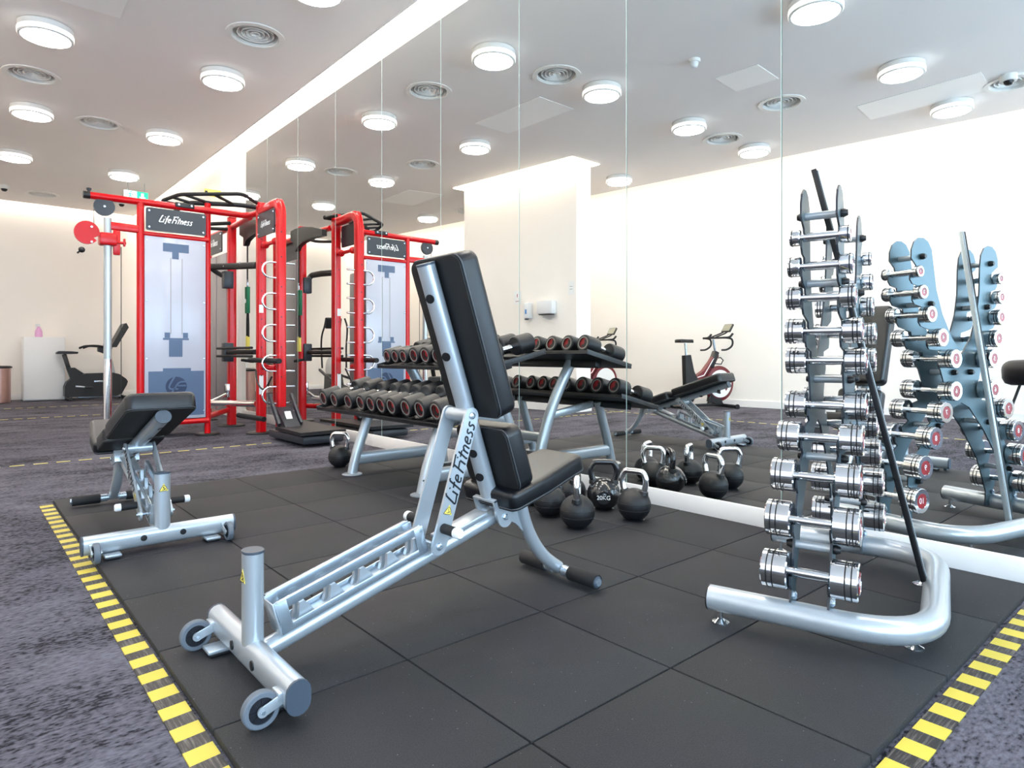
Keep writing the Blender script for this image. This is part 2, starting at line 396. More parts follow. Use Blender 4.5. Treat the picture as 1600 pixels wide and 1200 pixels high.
# window wall behind the photographer: piers and sill around three tall openings
ww = MB()
ww.box((X1+.06, -0.9, 0.13), (.12, 8.6, .32)); ww.box((X1+.06, -0.9, 3.5), (.12, 8.6, .8))
for y in (2.85, 0.75, -1.35, -3.45, -4.9): ww.box((X1+.06, y, 1.7), (.12, .22, 2.9))
tag(ww.build('wall_window', 'wall', flat=True), kind='structure')
for i, y in enumerate((1.8, -.3, -2.4)):
    wf = MB()
    for dy in (-.92, 0, .92): wf.box((X1+.03, y+dy, 1.7), (.05, .05, 2.8), .006)
    for z in (.32, 3.08): wf.box((X1+.03, y, z), (.05, 1.85, .05), .006)
    tag(wf.build('window_%d' % (i+1), 'white'), kind='structure')
# slab partition standing forward of the back wall
px0, px1 = -6.47, -8.85
def yp(x): return -1.0 - 0.107*(x + 6.5)
pp = [(px0, yp(px0)), (px1, yp(px1)), (px1-.03, yp(px1)-.34), (px0-.03, yp(px0)-.34)]
tag(MB().prism(pp, (0, 0, 0), (1, 0, 0), (0, 1, 0), ZF, 3.88).build('wall_partition', 'wall', flat=True), kind='structure')
# skirtings
tag(MB().box(((MIR0+X1)/2, D+.003, .034), (X1-MIR0, .018, .108), .003).build('baseboard_right', 'skirt'), kind='structure')
tag(MB().box(((X0+MIR0)/2, D-.055, .034), (MIR0-X0-.02, .012, .108), .003).build('baseboard_right', 'skirt'), kind='structure')
tag(MB().box((X0+.008, -0.9, .034), (.016, 9, .108), .003).build('baseboard_left', 'skirt'), kind='structure')
bs = MB(); bs.prism([(X1, y_wall(X1)+.014), (X0, y_wall(X0)+.014), (X0, y_wall(X0)), (X1, y_wall(X1))], (0, 0, 0), (1, 0, 0), (0, 1, 0), ZF, .088)
tag(bs.build('baseboard_back', 'skirt', flat=True), kind='structure')
bs = MB(); q = [(x, y) for x, y in pp]; bs.prism([(q[0][0]+.012, q[0][1]+.012), (q[1][0]-.012, q[1][1]+.012), (q[2][0]-.012, q[2][1]-.012), (q[3][0]+.012, q[3][1]-.012)], (0, 0, 0), (1, 0, 0), (0, 1, 0), ZF, .088)
tag(bs.build('baseboard_partition', 'skirt', flat=True), kind='structure')
# vertical faces of the ceiling lips
lp = MB(); lp.box(((X0+X1)/2, 2.778, ZC+.03), (X1-X0, .012, .08))
tag(lp.build('trim_1', 'ceil', flat=True), kind='structure')
# partition cove: a raised bright recess in the ceiling along its face
cv = MB(); cv.prism([(px0+.14, yp(px0)+.23), (px1, yp(px1)+.23), (px1, yp(px1)+.002), (px0+.002, yp(px0)+.002), (px0, yp(px0)-.34), (px0+.14, yp(px0)-.34)], (0, 0, 0), (1, 0, 0), (0, 1, 0), ZC-.012, ZC-.004)
tag(cv.build('cove_light_strip', 'covesoft', flat=True), 'warm light strip along the ceiling edge of the freestanding white partition', 'light strip')

# cove lights
c1 = MB(); c1.box(((X0+X1)/2, 2.856, 3.845), (X1-X0-.1, .140, .012))
tag(c1.build('cove_light_strip', 'cove', flat=True), 'long glowing cove light strip in the ceiling slot above the mirror wall', 'light strip')
c2 = MB(); xa, xb = X1-.1, X0+.3
c2.prism([(xa, y_lip(xa)-.03), (xb, y_lip(xb)-.03), (xb, y_lip(xb)-.16), (xa, y_lip(xa)-.16)], (0, 0, 0), (1, 0, 0), (0, 1, 0), 3.80, 3.812)
tag(c2.build('cove_light_strip', 'cove', flat=True), 'cove light strip washing the long white wall opposite the mirror', 'light strip')
c3 = MB(); c3.box((X0+.13, -0.2, 3.82), (.05, 5.6, .012))
tag(c3.build('cove_light_strip', 'cove', flat=True), 'faint cove light strip above the far end wall behind the upright bike', 'light strip')

# mirror panels
NMIR = ['at the far end beside the plain wall', 'second from the far end', 'third from the far end', 'fourth from the far end', 'behind the end of the long dumbbell rack',
        'behind the middle of the long dumbbell rack', 'behind the kettlebells', 'just left of the chrome dumbbell tower', 'behind the chrome dumbbell tower',
        'first beyond the right edge of the tower', 'second beyond the tower', 'third beyond the tower', 'nearest the windows']
x = MIR0; k = 0
seams = [-8.87, -7.95, -7.03, -6.09, -5.16, -4.23, -3.295, -2.366, -1.449, -.53, .39, 1.31, 2.23, 3.2]
for k in range(13):
    a, b_ = seams[k]+.0018, seams[k+1]-.0018
    g = MB(); g.add([(a, D, .088), (b_, D, .088), (b_, D, 3.84), (a, D, 3.84)], [(0, 1, 2, 3)])
    t = thing('mirror_panel', ((a+b_)/2, D, .088), 0, 'tall frameless wall mirror panel, ' + NMIR[k], 'mirror', 'mirror panels along the wall')
    g.build('silvered_glass', 'mirror', t, world=True, flat=True)
    e_ = MB(); e_.box(((a+b_)/2, D+.0065, 1.964), (b_-a, .011, 3.752)); e_.build('backing', 'glassedge', t, world=True, flat=True)
    MB().box((b_-.0008, D-.0008, 1.964), (.0014, .0014, 3.752)).build('polished_edge', 'whiteedge', t, world=True, flat=True)

# round surface ceiling lamps
def lamp(x, y, lab):
    t = thing('ceiling_lamp', (x, y, ZC), 0, lab, 'ceiling lamp', 'round ceiling lamps')
    h = MB(); h.lathe([(.19, 0), (.2, -.006), (.2, -.094), (.193, -.1), (.18, -.1), (.176, -.092), (.0, -.092)], (0, 0, 0), (0, 0, 1), 40); h.build('housing', 'lampside', t)
    d = MB(); d.lathe([(.0, -.0925), (.174, -.0925), (.172, -.098), (.0, -.1)], (0, 0, 0), (0, 0, 1), 40); d.build('diffuser', 'lamp', t)
    g = MB(); g.ring((0, 0, -.088), (0, 0, 1), .199, .2035, .034, 40); g.build('added_glow_rim', 'rimfill', t)  # emitting band added round the housing side to brighten the ceiling
    return t
lamp_rows = [('row nearest the mirror', [(-11.41, 2.0), (-9.07, 2.04), (-6.77, 2.05), (-4.62, 2.07), (-2.3, 2.07)]),
             ('second row from the mirror', [(-11.3, .66), (-9.12, .69), (-6.79, .61), (-4.5, .7), (-2.29, .67)]),
             ('third row from the mirror', [(-10.98, -1.42), (-4.49, -.88), (-2.25, -1.11)]),
             ('row along the wall opposite the mirror', [(-6.6, -2.12), (-4.44, -2.34), (-2.22, -2.59)])]
ORD = ['farthest', 'second from the far end', 'third from the far end', 'fourth from the far end', 'nearest the camera']
first = None
for rn, L in lamp_rows:
    for i, (x, y) in enumerate(L):
        lab = 'round white ceiling lamp in the %s, %s' % (rn, ORD[i] if len(L) == 5 else ['farthest', 'middle one', 'nearest the windows'][i])
        if first is None: first = lamp(x, y, lab)
        else: c = copy_tree(first); c.location = (x, y, ZC); c['label'] = lab
# round air diffusers
def vent(x, y, lab):
    t = thing('ceiling_vent', (x, y, ZC), 0, lab, 'air vent', 'round air vents in the ceiling')
    f = MB(); f.lathe([(.2, .0), (.26, -.002), (.262, -.010), (.235, -.014), (.2, -.004), (.196, .03), (.19, .0)][:5] + [(.2, -.004)], (0, 0, 0), (0, 0, 1), 40)
    f = MB(); f.ring((0, 0, -.010), (0, 0, 1), .199, .245, .010, 40); f.build('flange', 'lampside', t)
    b_ = MB(); b_.ring((0, 0, .0), (0, 0, 1), .192, .2, .09, 40); b_.cyl((0, 0, .085), (0, 0, .09), .2, 40); b_.build('duct', 'lampside', t)
    for r0 in (.155, .118, .08, .042):
        q = MB(); n = 40; vs = []
        for rr, zz in ((r0, .012), (r0-.022, .062), (r0-.026, .062), (r0-.005, .008)):
            for j in range(n): a = 2*PI*j/n; vs.append((rr*math.cos(a), rr*math.sin(a), zz))
        fs = []
        for i in range(4):
            for j in range(n): fs.append((i*n+j, i*n+(j+1) % n, ((i+1) % 4)*n+(j+1) % n, ((i+1) % 4)*n+j))
        q.add(vs, fs); q.build('louvre_ring', 'lampside', t)
    return t
VL = ['round ceiling vent near the mirror side between two lamps, left of the bright cove', 'round ceiling vent at the left edge of the picture below the large lamp',
      'round ceiling vent between the second and third lamp rows, faint, left side', 'small distant round ceiling vent near the far end wall',
      'round ceiling vent with clear concentric rings seen high in the mirror', 'round ceiling vent crossed by the mirror seam left of the dumbbell tower',
      'small round ceiling vent seen in the mirror between two lamps near the long wall', 'round ceiling vent by the dome camera near the long white wall',
      'distant round ceiling vent above the red training rig in the mirror', 'distant round ceiling vent beside the freestanding partition']
v0 = vent(*VENTS[0], VL[0])
for i in range(1, len(VENTS)):
    c = copy_tree(v0); c.location = (VENTS[i][0], VENTS[i][1], ZC); c['label'] = VL[i]
# access panels flush in the ceiling
for pts, lab in (([(-3.593, .01), (-3.15, -.03), (-3.17, -.48), (-3.62, -.45)], 'square white access panel in the ceiling near the smoke detector'),
                 ([(-6.2, 1.06), (-5.1, 1.03), (-5.1, .5), (-6.2, .53)], 'wide white access panel in the ceiling between the first two lamp rows'),
                 ([(-10.5, -.05), (-9.45, -.02), (-9.35, -.65), (-10.4, -.7)], 'distant white access panel in the ceiling above the training rig'),
                 ([(-2.95, -1.85), (-1.78, -1.85), (-1.82, -2.42), (-3.0, -2.42)], 'long access panel in the ceiling near the long white wall')):
    a = MB(); a.prism(pts[::-1], (0, 0, 0), (1, 0, 0), (0, 1, 0), ZC-.006, ZC+.001)
    tag(a.build('ceiling_access_panel', 'skirt', flat=True), lab, 'access panel')
# smoke detector and dome cameras
t = thing('smoke_detector', (-3.494, .525, ZC), 0, 'small white smoke detector on the ceiling beside the square access panel', 'smoke detector')
MB().lathe([(.055, 0), (.055, -.02), (.05, -.028), (0, -.028)], (0, 0, 0)).build('base', 'lampside', t)
MB().lathe([(.038, -.028), (.036, -.05), (.03, -.06), (.03, -.072), (.02, -.08), (0, -.08)], (0, 0, 0)).build('sensor_head', 'white', t)
for (x, y), lab in (((-1.62, -2.16), 'dome camera on the ceiling near the dumbbell tower end of the long wall'), ((-13.6, 2.35), 'dome camera on the ceiling behind the cable arm of the red rig'), ((-13.6, .66), 'dome camera on the ceiling at the left edge near the far wall')):
    t = thing('dome_camera', (x, y, ZC), 0, lab, 'camera', 'security cameras')
    MB().lathe([(.075, 0), (.075, -.045), (.068, -.06), (0, -.06)], (0, 0, 0)).build('housing', 'lampside', t)
    MB().lathe([(.045, -.06), (.04, -.082), (.025, -.098), (0, -.102)], (0, 0, 0)).build('dome', 'black', t)
# small sprinkler-like sensor
t = thing('ceiling_sensor', (-12.9, 1.75, ZC), 0, 'tiny dark sensor on the ceiling left of the exit sign', 'sensor')
MB().lathe([(.04, 0), (.035, -.03), (.02, -.05), (0, -.055)], (0, 0, 0)).build('body', 'capgrey', t)

# rubber tile mat: 8 x 5 tiles with fine gaps, bevelled edges
mt = MB()
xs = [-.515 - .494*i for i in range(9)]; ys = [.433 + .4985*i for i in range(6)]; ys[5] = 2.922
for i in range(8):
    for j in range(5):
        x0, x1, y0, y1 = xs[i+1], xs[i], ys[j], ys[j+1]
        g_ = .0022
        mt.box(((x0+x1)/2, (y0+y1)/2, -.010), (x1-x0-2*g_, y1-y0-2*g_, .0195), .003)
tag(mt.build('rubber_mat', 'mat'), 'large black rubber tile mat under the benches and weights', 'mat')
# hazard tape around the mat: black base strip (dirty) and yellow blocks
def stripe_mat(name, axis, skew):
    m = mat(name, (0, 0, 0, 1), 0.5); nt = m.node_tree; b = nt.nodes['Principled BSDF']; tc = [q for q in nt.nodes if q.bl_idname == 'ShaderNodeTexCoord'][0]
    sp = nt.nodes.new('ShaderNodeSeparateXYZ'); nt.links.new(tc.outputs['Object'], sp.inputs[0])
    a = nt.nodes.new('ShaderNodeMath'); a.operation = 'MULTIPLY_ADD'; a.inputs[1].default_value = skew
    nt.links.new(sp.outputs[1-axis], a.inputs[0]); nt.links.new(sp.outputs[axis], a.inputs[2])
    d = nt.nodes.new('ShaderNodeMath'); d.operation = 'DIVIDE'; d.inputs[1].default_value = .1085; nt.links.new(a.outputs[0], d.inputs[0])
    ad = nt.nodes.new('ShaderNodeMath'); ad.operation = 'ADD'; ad.inputs[1].default_value = 100.0; nt.links.new(d.outputs[0], ad.inputs[0])
    fr = nt.nodes.new('ShaderNodeMath'); fr.operation = 'FRACT'; nt.links.new(ad.outputs[0], fr.inputs[0])
    lt = nt.nodes.new('ShaderNodeMath'); lt.operation = 'LESS_THAN'; lt.inputs[1].default_value = .53; nt.links.new(fr.outputs[0], lt.inputs[0])
    mp = nt.nodes.new('ShaderNodeMapping'); mp.inputs['Scale'].default_value = (10, 190, 1) if axis == 0 else (190, 10, 1); nt.links.new(tc.outputs['Object'], mp.inputs['Vector'])
    n = nt.nodes.new('ShaderNodeTexNoise'); n.inputs['Scale'].default_value = 1; n.inputs['Detail'].default_value = 5; n.inputs['Roughness'].default_value = .7; nt.links.new(mp.outputs[0], n.inputs['Vector'])
    cr = nt.nodes.new('ShaderNodeValToRGB'); cr.color_ramp.elements[0].position = .48; cr.color_ramp.elements[1].position = .72
    cr.color_ramp.elements[0].color = rgb(30, 27, 28); cr.color_ramp.elements[1].color = rgb(120, 112, 108); nt.links.new(n.outputs['Fac'], cr.inputs['Fac'])
    mx = nt.nodes.new('ShaderNodeMix'); mx.data_type = 'RGBA'; mx.inputs['B'].default_value = rgb(200, 182, 66)
    nt.links.new(lt.outputs[0], mx.inputs['Factor']); nt.links.new(cr.outputs['Color'], mx.inputs['A']); nt.links.new(mx.outputs['Result'], b.inputs['Base Color'])
    return m
M['tape_x'] = stripe_mat('hazard_stripes_left', 0, .10); M['tape_y'] = stripe_mat('hazard_stripes_right', 1, 0.0)
M['tapeyellow'] = mat('tape_yellow', rgb(214, 200, 96), 0.5, noise=(30, 0.04, 3))
t = MB().box((-2.03, 0, 0), (4.06, .062, .003)).build('hazard_tape', 'tape_x', flat=True); t.location = (-.40, .398, ZF+.0016)
tag(t, 'scuffed yellow and black hazard tape along the left edge of the mat', 'floor tape', 'yellow and black tape around the mat')
t = MB().box((0, 1.24, 0), (.062, 2.48, .003)).build('hazard_tape', 'tape_y', flat=True); t.location = (-.475, .440, ZF+.0016)
tag(t, 'yellow and black hazard tape along the right edge of the mat', 'floor tape', 'yellow and black tape around the mat')
# dashed lines taped on the carpet
def dashes(lab, p0, p1, dash, gap, wd):
    p0 = Vector(p0); p1 = Vector(p1); d = p1-p0; L = d.length; d.normalize(); k = 0
    b_ = MB()
    while k < L:
        a = p0+d*k; c = p0+d*min(L, k+dash); b_.bar((a.x, a.y, ZF+.0012), (c.x, c.y, ZF+.0012), wd, .0016); k += dash+gap
    tag(b_.build('floor_marking', 'tapeyellow', flat=True), lab, 'floor marking', 'dashed yellow lines on the carpet')
dashes('dashed yellow line on the carpet just in front of the red training rig', (-6.15, -1.7, 0), (-6.15, 2.3, 0), .09, .055, .022)
dashes('dashed yellow line across the carpet beyond the chrome column of the rig', (-10.6, -2.0, 0), (-10.6, 2.8, 0), .09, .055, .022)
dashes('faint dashed yellow line closest to the far wall', (-12.7, -2.0, 0), (-12.7, 2.8, 0), .09, .055, .018)
dashes('dashed yellow line along the carpet in front of the red-wheeled bikes', (-9.5, -1.45, 0), (-.6, -1.75, 0), .09, .055, .022)

# ------------------------------------------------------------------ adjustable benches (local: +Y along the bench, +X its right side)
def bench(loc, rz, phi, label, strutQ):
    t = thing('weight_bench', loc, rz, label, 'weight bench')
    P = lambda u, z, x=0: V(x, u, z)
    Hn = P(.805, .285)
    dB = P(-math.cos(phi), math.sin(phi)); nB = P(math.sin(phi), math.cos(phi)); X = V(1, 0, 0)
    # front foot tube with end caps and round plugs
    ft = MB(); ft.tube([(-.286, 0, .059), (.286, 0, .059)], prof=race(.055, .078, 8)); fo = ft.build('foot_tube', 'silver', t)
    for s in (-1, 1):
        e_ = MB(); e_.tube([(s*.286, 0, .059), (s*.293, 0, .059)], prof=race(.057, .080, 8)); e_.build('end_cap', 'capgrey', fo)
        q = MB(); q.lathe([(0, 0), (.0125, 0), (.012, .003), (.0, .004)], (s*.075, -.0272, .06), (0, -1, 0), 20); q.build('plug', 'black', fo)
    # floor pads under the foot tube
    for s in (-1, 1):
        q = MB(); q.box((s*.19, -.022, .0155), (.060, .080, .010), .003); fp_ = q.build('floor_tab', 'silver', t); MB().box((s*.19, -.022, .0062), (.052, .070, .0105), .003).build('rubber_pad', 'rubber', fp_)
    # wheels
    for s in (-1, 1):
        cx = s*.25; c = V(cx, -.07, .041)
        f = MB()
        for k in (-1, 1):
            pl = [(-.011, 0)]; 
            f.bar((cx+k*.0155, -.02, .058), (cx+k*.0155, -.07, .041), .004, .024, .0015); f.lathe([(0, 0), (.012, 0), (.012, .0048), (0, .0048)], (cx+k*.0155-.0024, -.07, .041), (1, 0, 0), 18)
        f.box((cx, -.031, .062), (.04, .014, .02), .003)
        f.lathe([(0, 0), (.005, 0), (.005, .036), (0, .036)], (cx-.018, -.07, .041), (1, 0, 0), 12); fk = f.build('wheel_bracket', 'silver', t)
        MB().lathe([(0, 0), (.006, 0), (.005, .003), (0, .003)], (cx+.0182, -.07, .041), (1, 0, 0), 6).build('axle_bolt', 'zinc', fk)
        wl = MB(); wl.lathe([(.029, -.011), (.038, -.011), (.041, -.008), (.041, .008), (.038, .011), (.029, .011), (.029, -.011)], c, (1, 0, 0), 36, caps=False)
        wo = wl.build('wheel', 'wheel', t)
        hb = MB(); hb.lathe([(0, -.0085), (.0285, -.0085), (.0285, .0085), (0, .0085)], c, (1, 0, 0), 28)
        for k in range(8):
            a = PI*k/4; dd = V(0, math.cos(a), math.sin(a))
            for sx in (-1, 1): hb.bar(c + dd*.008 + X*sx*.009, c + dd*.027 + X*sx*.009, .003, .003)
        hb.build('hub', 'wheelhub', wo)
    # front post
    q = MB(); q.tube([(0, 0, .06), (0, 0, .317)], prof=race(.062, .05, 8), up=V(0, 1, 0)); po = q.build('front_post', 'silver', t)
    q = MB(); q.tube([(0, 0, .3165), (0, 0, .323)], prof=race(.064, .052, 8), up=V(0, 1, 0)); q.build('post_cap', 'capgrey', po)
    q = MB(); q.prism([(-.018, 0), (.018, 0), (0, .033)], (0, -.0252, .245), (1, 0, 0), (0, 0, 1), -.0003, .0008); w_ = q.build('warning_label', 'warn', po, flat=True)
    q = MB(); q.strokes([[(-.018, 0), (.018, 0), (0, .033), (-.018, 0)]], (0, -.0262, .245), (1, 0, 0), (0, 0, 1), 1, .0010, 0)
    q.strokes([[(-.006, .005), (.004, .007), (.006, .012)], [(-.001, .020), (0, .010), (.006, .006)], [(-.004, .014), (.002, .016)]], (0, -.0262, .245), (1, 0, 0), (0, 0, 1), 1, .0013, 0); q.build('warning_symbol', 'ink', w_, flat=True)
    # spine rail
    q = MB(); q.tube([P(0, .049), P(.93, .316)], r=.0255, seg=20); ra = q.build('spine_rail', 'silver', t)
    sl = V(0, .93, .267).normalized(); nn = V(0, -sl.z, sl.y)
    A = P(0, .049)
    at = lambda d, h, x=0: A + sl*d + nn*h + X*x
    # ladder bracket: two slotted side plates with outward flanges
    for s in (-1, 1):
        x = s*.033; q = MB()
        q.bar(at(.075, .036, x), at(.545, .036, x), .004, .020, .001, nn)
        q.bar(at(.075, .103, x), at(.535, .103, x), .004, .028, .001, nn)
        q.bar(at(.080, .1175, x+s*.006), at(.530, .1175, x+s*.006), .014, .003, .001, nn)
        q.bar(at(.0765, .070, x), at(.108, .070, x), .0048, .086, .001, nn)
        q.bar(at(.512, .069, x), at(.5435, .069, x), .0048, .084, .001, nn)
        q.build('ladder_plate', 'zinc', t, ang=25)
    q = MB(); q.box(at(.073, .070), (.070, .004, .092), .001, Matrix((X, sl, nn)).transposed()); q.bar(at(.08, .029), at(.545, .029), .062, .005, .001, nn)
    q.build('ladder_base', 'silver', t, ang=25)
    for k in range(5):
        d0 = .120 + k*.092
        for s in (-1, 1):
            q = MB(); q.prism([(0, 0), (.060, 0), (.036, .048), (.022, .048), (.012, .018)], at(d0, .031, s*.016), sl, nn, -.007, .007)
            q.build('ladder_tooth', 'silver', t, ang=25)
    # saddle plate on top of the rail up to the hinge
    q = MB(); q.bar(at(.60, .034), at(.79, .034), .066, .014, .003, nn); q.build('saddle_plate', 'silver', t)
    # hinge
    q = MB(); q.tube([Hn-X*.05, Hn+X*.05], r=.019, seg=20); hi = q.build('hinge_axle', 'silver', t)
    q = MB()
    for s in (-1, 1):
        ol = [(-.032, -.006)] + [(.030*math.cos(PI+PI*i/10), -.006+.030*math.sin(PI+PI*i/10)) for i in range(11)] + [(.03, .07), (-.03, .07)]
        q.prism(ol[1:], Hn + X*s*.052, nB, dB, -.004, .004)
    q.bar(Hn + dB*.066 - X*.056, Hn + dB*.066 + X*.056, .060, .010, .003, dB)
    q.build('hinge_yoke', 'silver', t)
    for s in (-1, 1):
        q = MB(); q.lathe([(0, 0), (.012, 0), (.012, .005), (.008, .008), (0, .008)], Hn+X*s*.056, (s, 0, 0), 6); q.build('hinge_bolt', 'zinc', t)
    # back tube
    q = MB(); q.tube([Hn+dB*.07, Hn+dB*.862], prof=race(.062, .055, 8), up=nB); bt = q.build('back_tube', 'silver', t)
    q = MB(); q.tube([Hn+dB*.862, Hn+dB*.869], prof=race(.064, .057, 8), up=nB); q.build('tube_cap', 'capgrey', bt)
    for s_ in (.76, .57, .235, .15):
        q = MB(); pd = (-nB*.90 + X*.43).normalized(); q.lathe([(0, 0), (.015, 0), (.0145, .002), (0, .003)], Hn+dB*s_ - nB*.0255 + X*.0105, pd, 24); q.build('plug', 'black', bt)
    # struts
    Pn = Hn + dB*.374 - nB*.027; Q = P(*strutQ); sd = (Pn-Q).normalized(); sn = sd.cross(X)
    q = MB(); q.tube([Pn-X*.052, Pn+X*.052], r=.022, seg=22); q.build('strut_sleeve', 'silver', t)
    L = (Pn-Q).length
    for s in (-1, 1):
        w_ = .026; ol = [(w_*math.cos(-PI/2-PI*i/10), w_*math.sin(-PI/2-PI*i/10)) for i in range(11)]
        ol = [(x_, y_) for x_, y_ in ol] + [(L + w_*math.cos(PI/2-PI*i/10), w_*math.sin(PI/2-PI*i/10)) for i in range(11)]
        q = MB(); q.prism(ol, Q + X*s*.060, sd, sn, -.0045, .0045); so = q.build('strut', 'silver', t)
        q = MB(); q.lathe([(0, 0), (.012, 0), (.011, .004), (.006, .007), (0, .007)], Pn+X*s*.0645, (s, 0, 0), 14); q.lathe([(0, 0), (.012, 0), (.011, .004), (.006, .007), (0, .007)], Q+X*s*.0645, (s, 0, 0), 14)
        q.build('pivot_bolt', 'zinc', so)
        # foam peg
        c = Q + sd*.055
        q = MB(); q.lathe([(0, 0), (.0155, 0), (.0155, .062), (0, .062)], c+X*s*.0645, (s, 0, 0), 20); pg = q.build('foam_peg', 'foam', t)
        q = MB(); q.lathe([(0, .062), (.0165, .062), (.0165, .08), (.013, .085), (0, .085)], c+X*s*.0645, (s, 0, 0), 20); q.build('peg_cap', 'white', pg)
        # maker's name and warning triangle
        xo = X*s*.0650
        u_ = sd; v_ = (sd.cross(X) if s > 0 else -sd.cross(X)); 
        # letters read upwards along the strut on the outside
        vdir = V(s, 0, 0).cross(sd)
        size = .262 / SCRIPT_W
        q = MB(); q.strokes(SCRIPT, Q + xo + sd*.128 - vdir*.021, sd, vdir, size, .0030, .22, .78); q.build('maker_name', 'ink', so, flat=True)
        q = MB(); q.prism([(-.016, 0), (.016, 0), (0, .030)], Q + xo + sd*.098 - X*s*.0003, -vdir, sd, -.0006, .0006); wl_ = q.build('warning_label', 'warn', so, flat=True)
        q = MB(); q.strokes([[(-.016, 0), (.016, 0), (0, .030), (-.016, 0)], [(-.005, .005), (.004, .006), (.005, .012)], [(-.001, .018), (0, .010), (.005, .006)]], Q + xo + X*s*.0006 + sd*.098, -vdir, sd, 1, .0009, 0); q.build('warning_symbol', 'ink', wl_, flat=True)
    q = MB(); q.tube([Q-X*.075, Q+X*.075], r=.0065, seg=12); q.build('latch_rod', 'zinc', t)
    # pads. outline in (x, along)
    def pad(name, o, ua, va, ol, th, r_):
        q = MB(); q.prism([(x_*.985, y_) for x_, y_ in ol], o, ua, va, -.006, .004); bd = q.build(name, 'board', t) if False else None
        c = MB(); c.cushion(ol, o, ua, va, th, r_); po_ = c.build(name, 'vinyl', t, ang=60)
        b2 = MB(); n_ = Vector(ua).cross(Vector(va)).normalized(); cx_ = sum(p[0] for p in ol)/len(ol); cy_ = sum(p[1] for p in ol)/len(ol)
        b2.prism([(cx_+(x_-cx_)*.97, cy_+(y_-cy_)*.985) for x_, y_ in ol], o - n_*.006, ua, va, 0, .008); b2.build('backing_board', 'board', po_)
        pts = [Vector(o) + Vector(ua)*(cx_+(x_-cx_)*.992) + Vector(va)*(cy_+(y_-cy_)*.995) + n_*.002 for x_, y_ in ol]
        p3 = MB(); p3.tube(pts, r=.0022, seg=6, closed=True); p3.build('piping', 'piping', po_)
        return po_
    # -X x dB = towards nB
    ol = []
    for cx, cy, a0 in ((.10, .845, 0), (-.10, .845, PI/2), (-.10, .375, PI), (.10, .375, 1.5*PI)):
        for i in range(7):
            a = a0 + PI/2*i/6; ol.append((cx+.037*math.cos(a)*(1 if cy > .5 else .95), cy+.034*math.sin(a)))
    pad('back_cushion', Hn + nB*.034, -X, dB, ol, .074, .020)
    ol = []
    for cx, cy, a0 in ((.105, .273, 0), (-.105, .273, PI/2), (-.105, .118, PI), (.105, .118, 1.5*PI)):
        for i in range(7):
            a = a0 + PI/2*i/6; ol.append((cx+.03*math.cos(a), cy+.030*math.sin(a)))
    pad('lumbar_cushion', Hn + nB*.034, -X, dB, ol, .070, .020)
    # seat, parallel to the rail
    ss = V(0, .970, .243).normalized(); sN = X.cross(ss)
    ol = []
    for cx, cy, a0, r_ in ((.078, .355, 0, .034), (-.078, .355, PI/2, .034), (-.112, .035, PI, .028), (.112, .035, 1.5*PI, .028)):
        for i in range(7):
            a = a0 + PI/2*i/6; ol.append((cx+r_*math.cos(a), cy+r_*math.sin(a)))
    k = [i for i, p in enumerate(ol) if p[1] > .3]
    ol2 = []
    for i, p in enumerate(ol):
        ol2.append(p)
        if i == 13: ol2 += [(-.124, .25), (-.136, .17)]
    ol2 += [(.136, .17), (.124, .25)]
    pad('seat_cushion', P(.768, .320), X, ss, ol2, .056, .018)
    # seat carrier and curved rear leg
    q = MB(); q.bar(P(.80, .305), P(1.05, .366), .05, .022, .004, sN); q.build('seat_carrier', 'silver', t)
    lp_ = smooth_path([P(.915, .335), P(.935, .255), P(.975, .17), P(1.035, .095), P(1.108, .040)], 7)
    q = MB(); q.tube(lp_, prof=race(.05, .044, 8), up=V(0, 0, 1)); q.build('leg', 'silver', t)
    q = MB(); q.prism([(.80, .27), (.93, .305), (.95, .23), (.965, .17), (.90, .235), (.85, .262)], (0, 0, 0), (0, 1, 0), (0, 0, 1), -.004, .004); q.build('gusset', 'silver', t)
    q = MB(); q.tube([(-.20, 1.11, .033), (.20, 1.11, .033)], r=.0135, seg=16); q.build('rear_bar', 'zinc', t)
    for s in (-1, 1):
        q = MB(); q.lathe([(0, 0), (.024, 0), (.026, .003), (.026, .127), (.024, .13), (0, .13)], (s*.062, 1.11, .033), (s, 0, 0), 24); fr = q.build('foam_roller', 'foam', t)
        q = MB(); q.lathe([(0, .13), (.02, .13), (.018, .133), (0, .134)], (s*.062, 1.11, .033), (s, 0, 0), 20)
        q.build('roller_cap', 'capgrey', fr)
        q = MB(); q.lathe([(0, 0), (.02, 0), (.02, .035), (0, .035)], (s*.028, 1.11, .033), (s, 0, 0), 20); q.build('roller_collar', 'zinc', t)
    return t
b1 = bench((-1.69, .585, 0), 0, R(71.3), 'large silver adjustable bench in the foreground, black backrest raised nearly upright', (.535, .240))
b2 = bench((-3.06, .68, 0), PI/2, R(18.5), 'silver adjustable bench at the left corner of the mat, black backrest laid almost flat', (.121, .128))

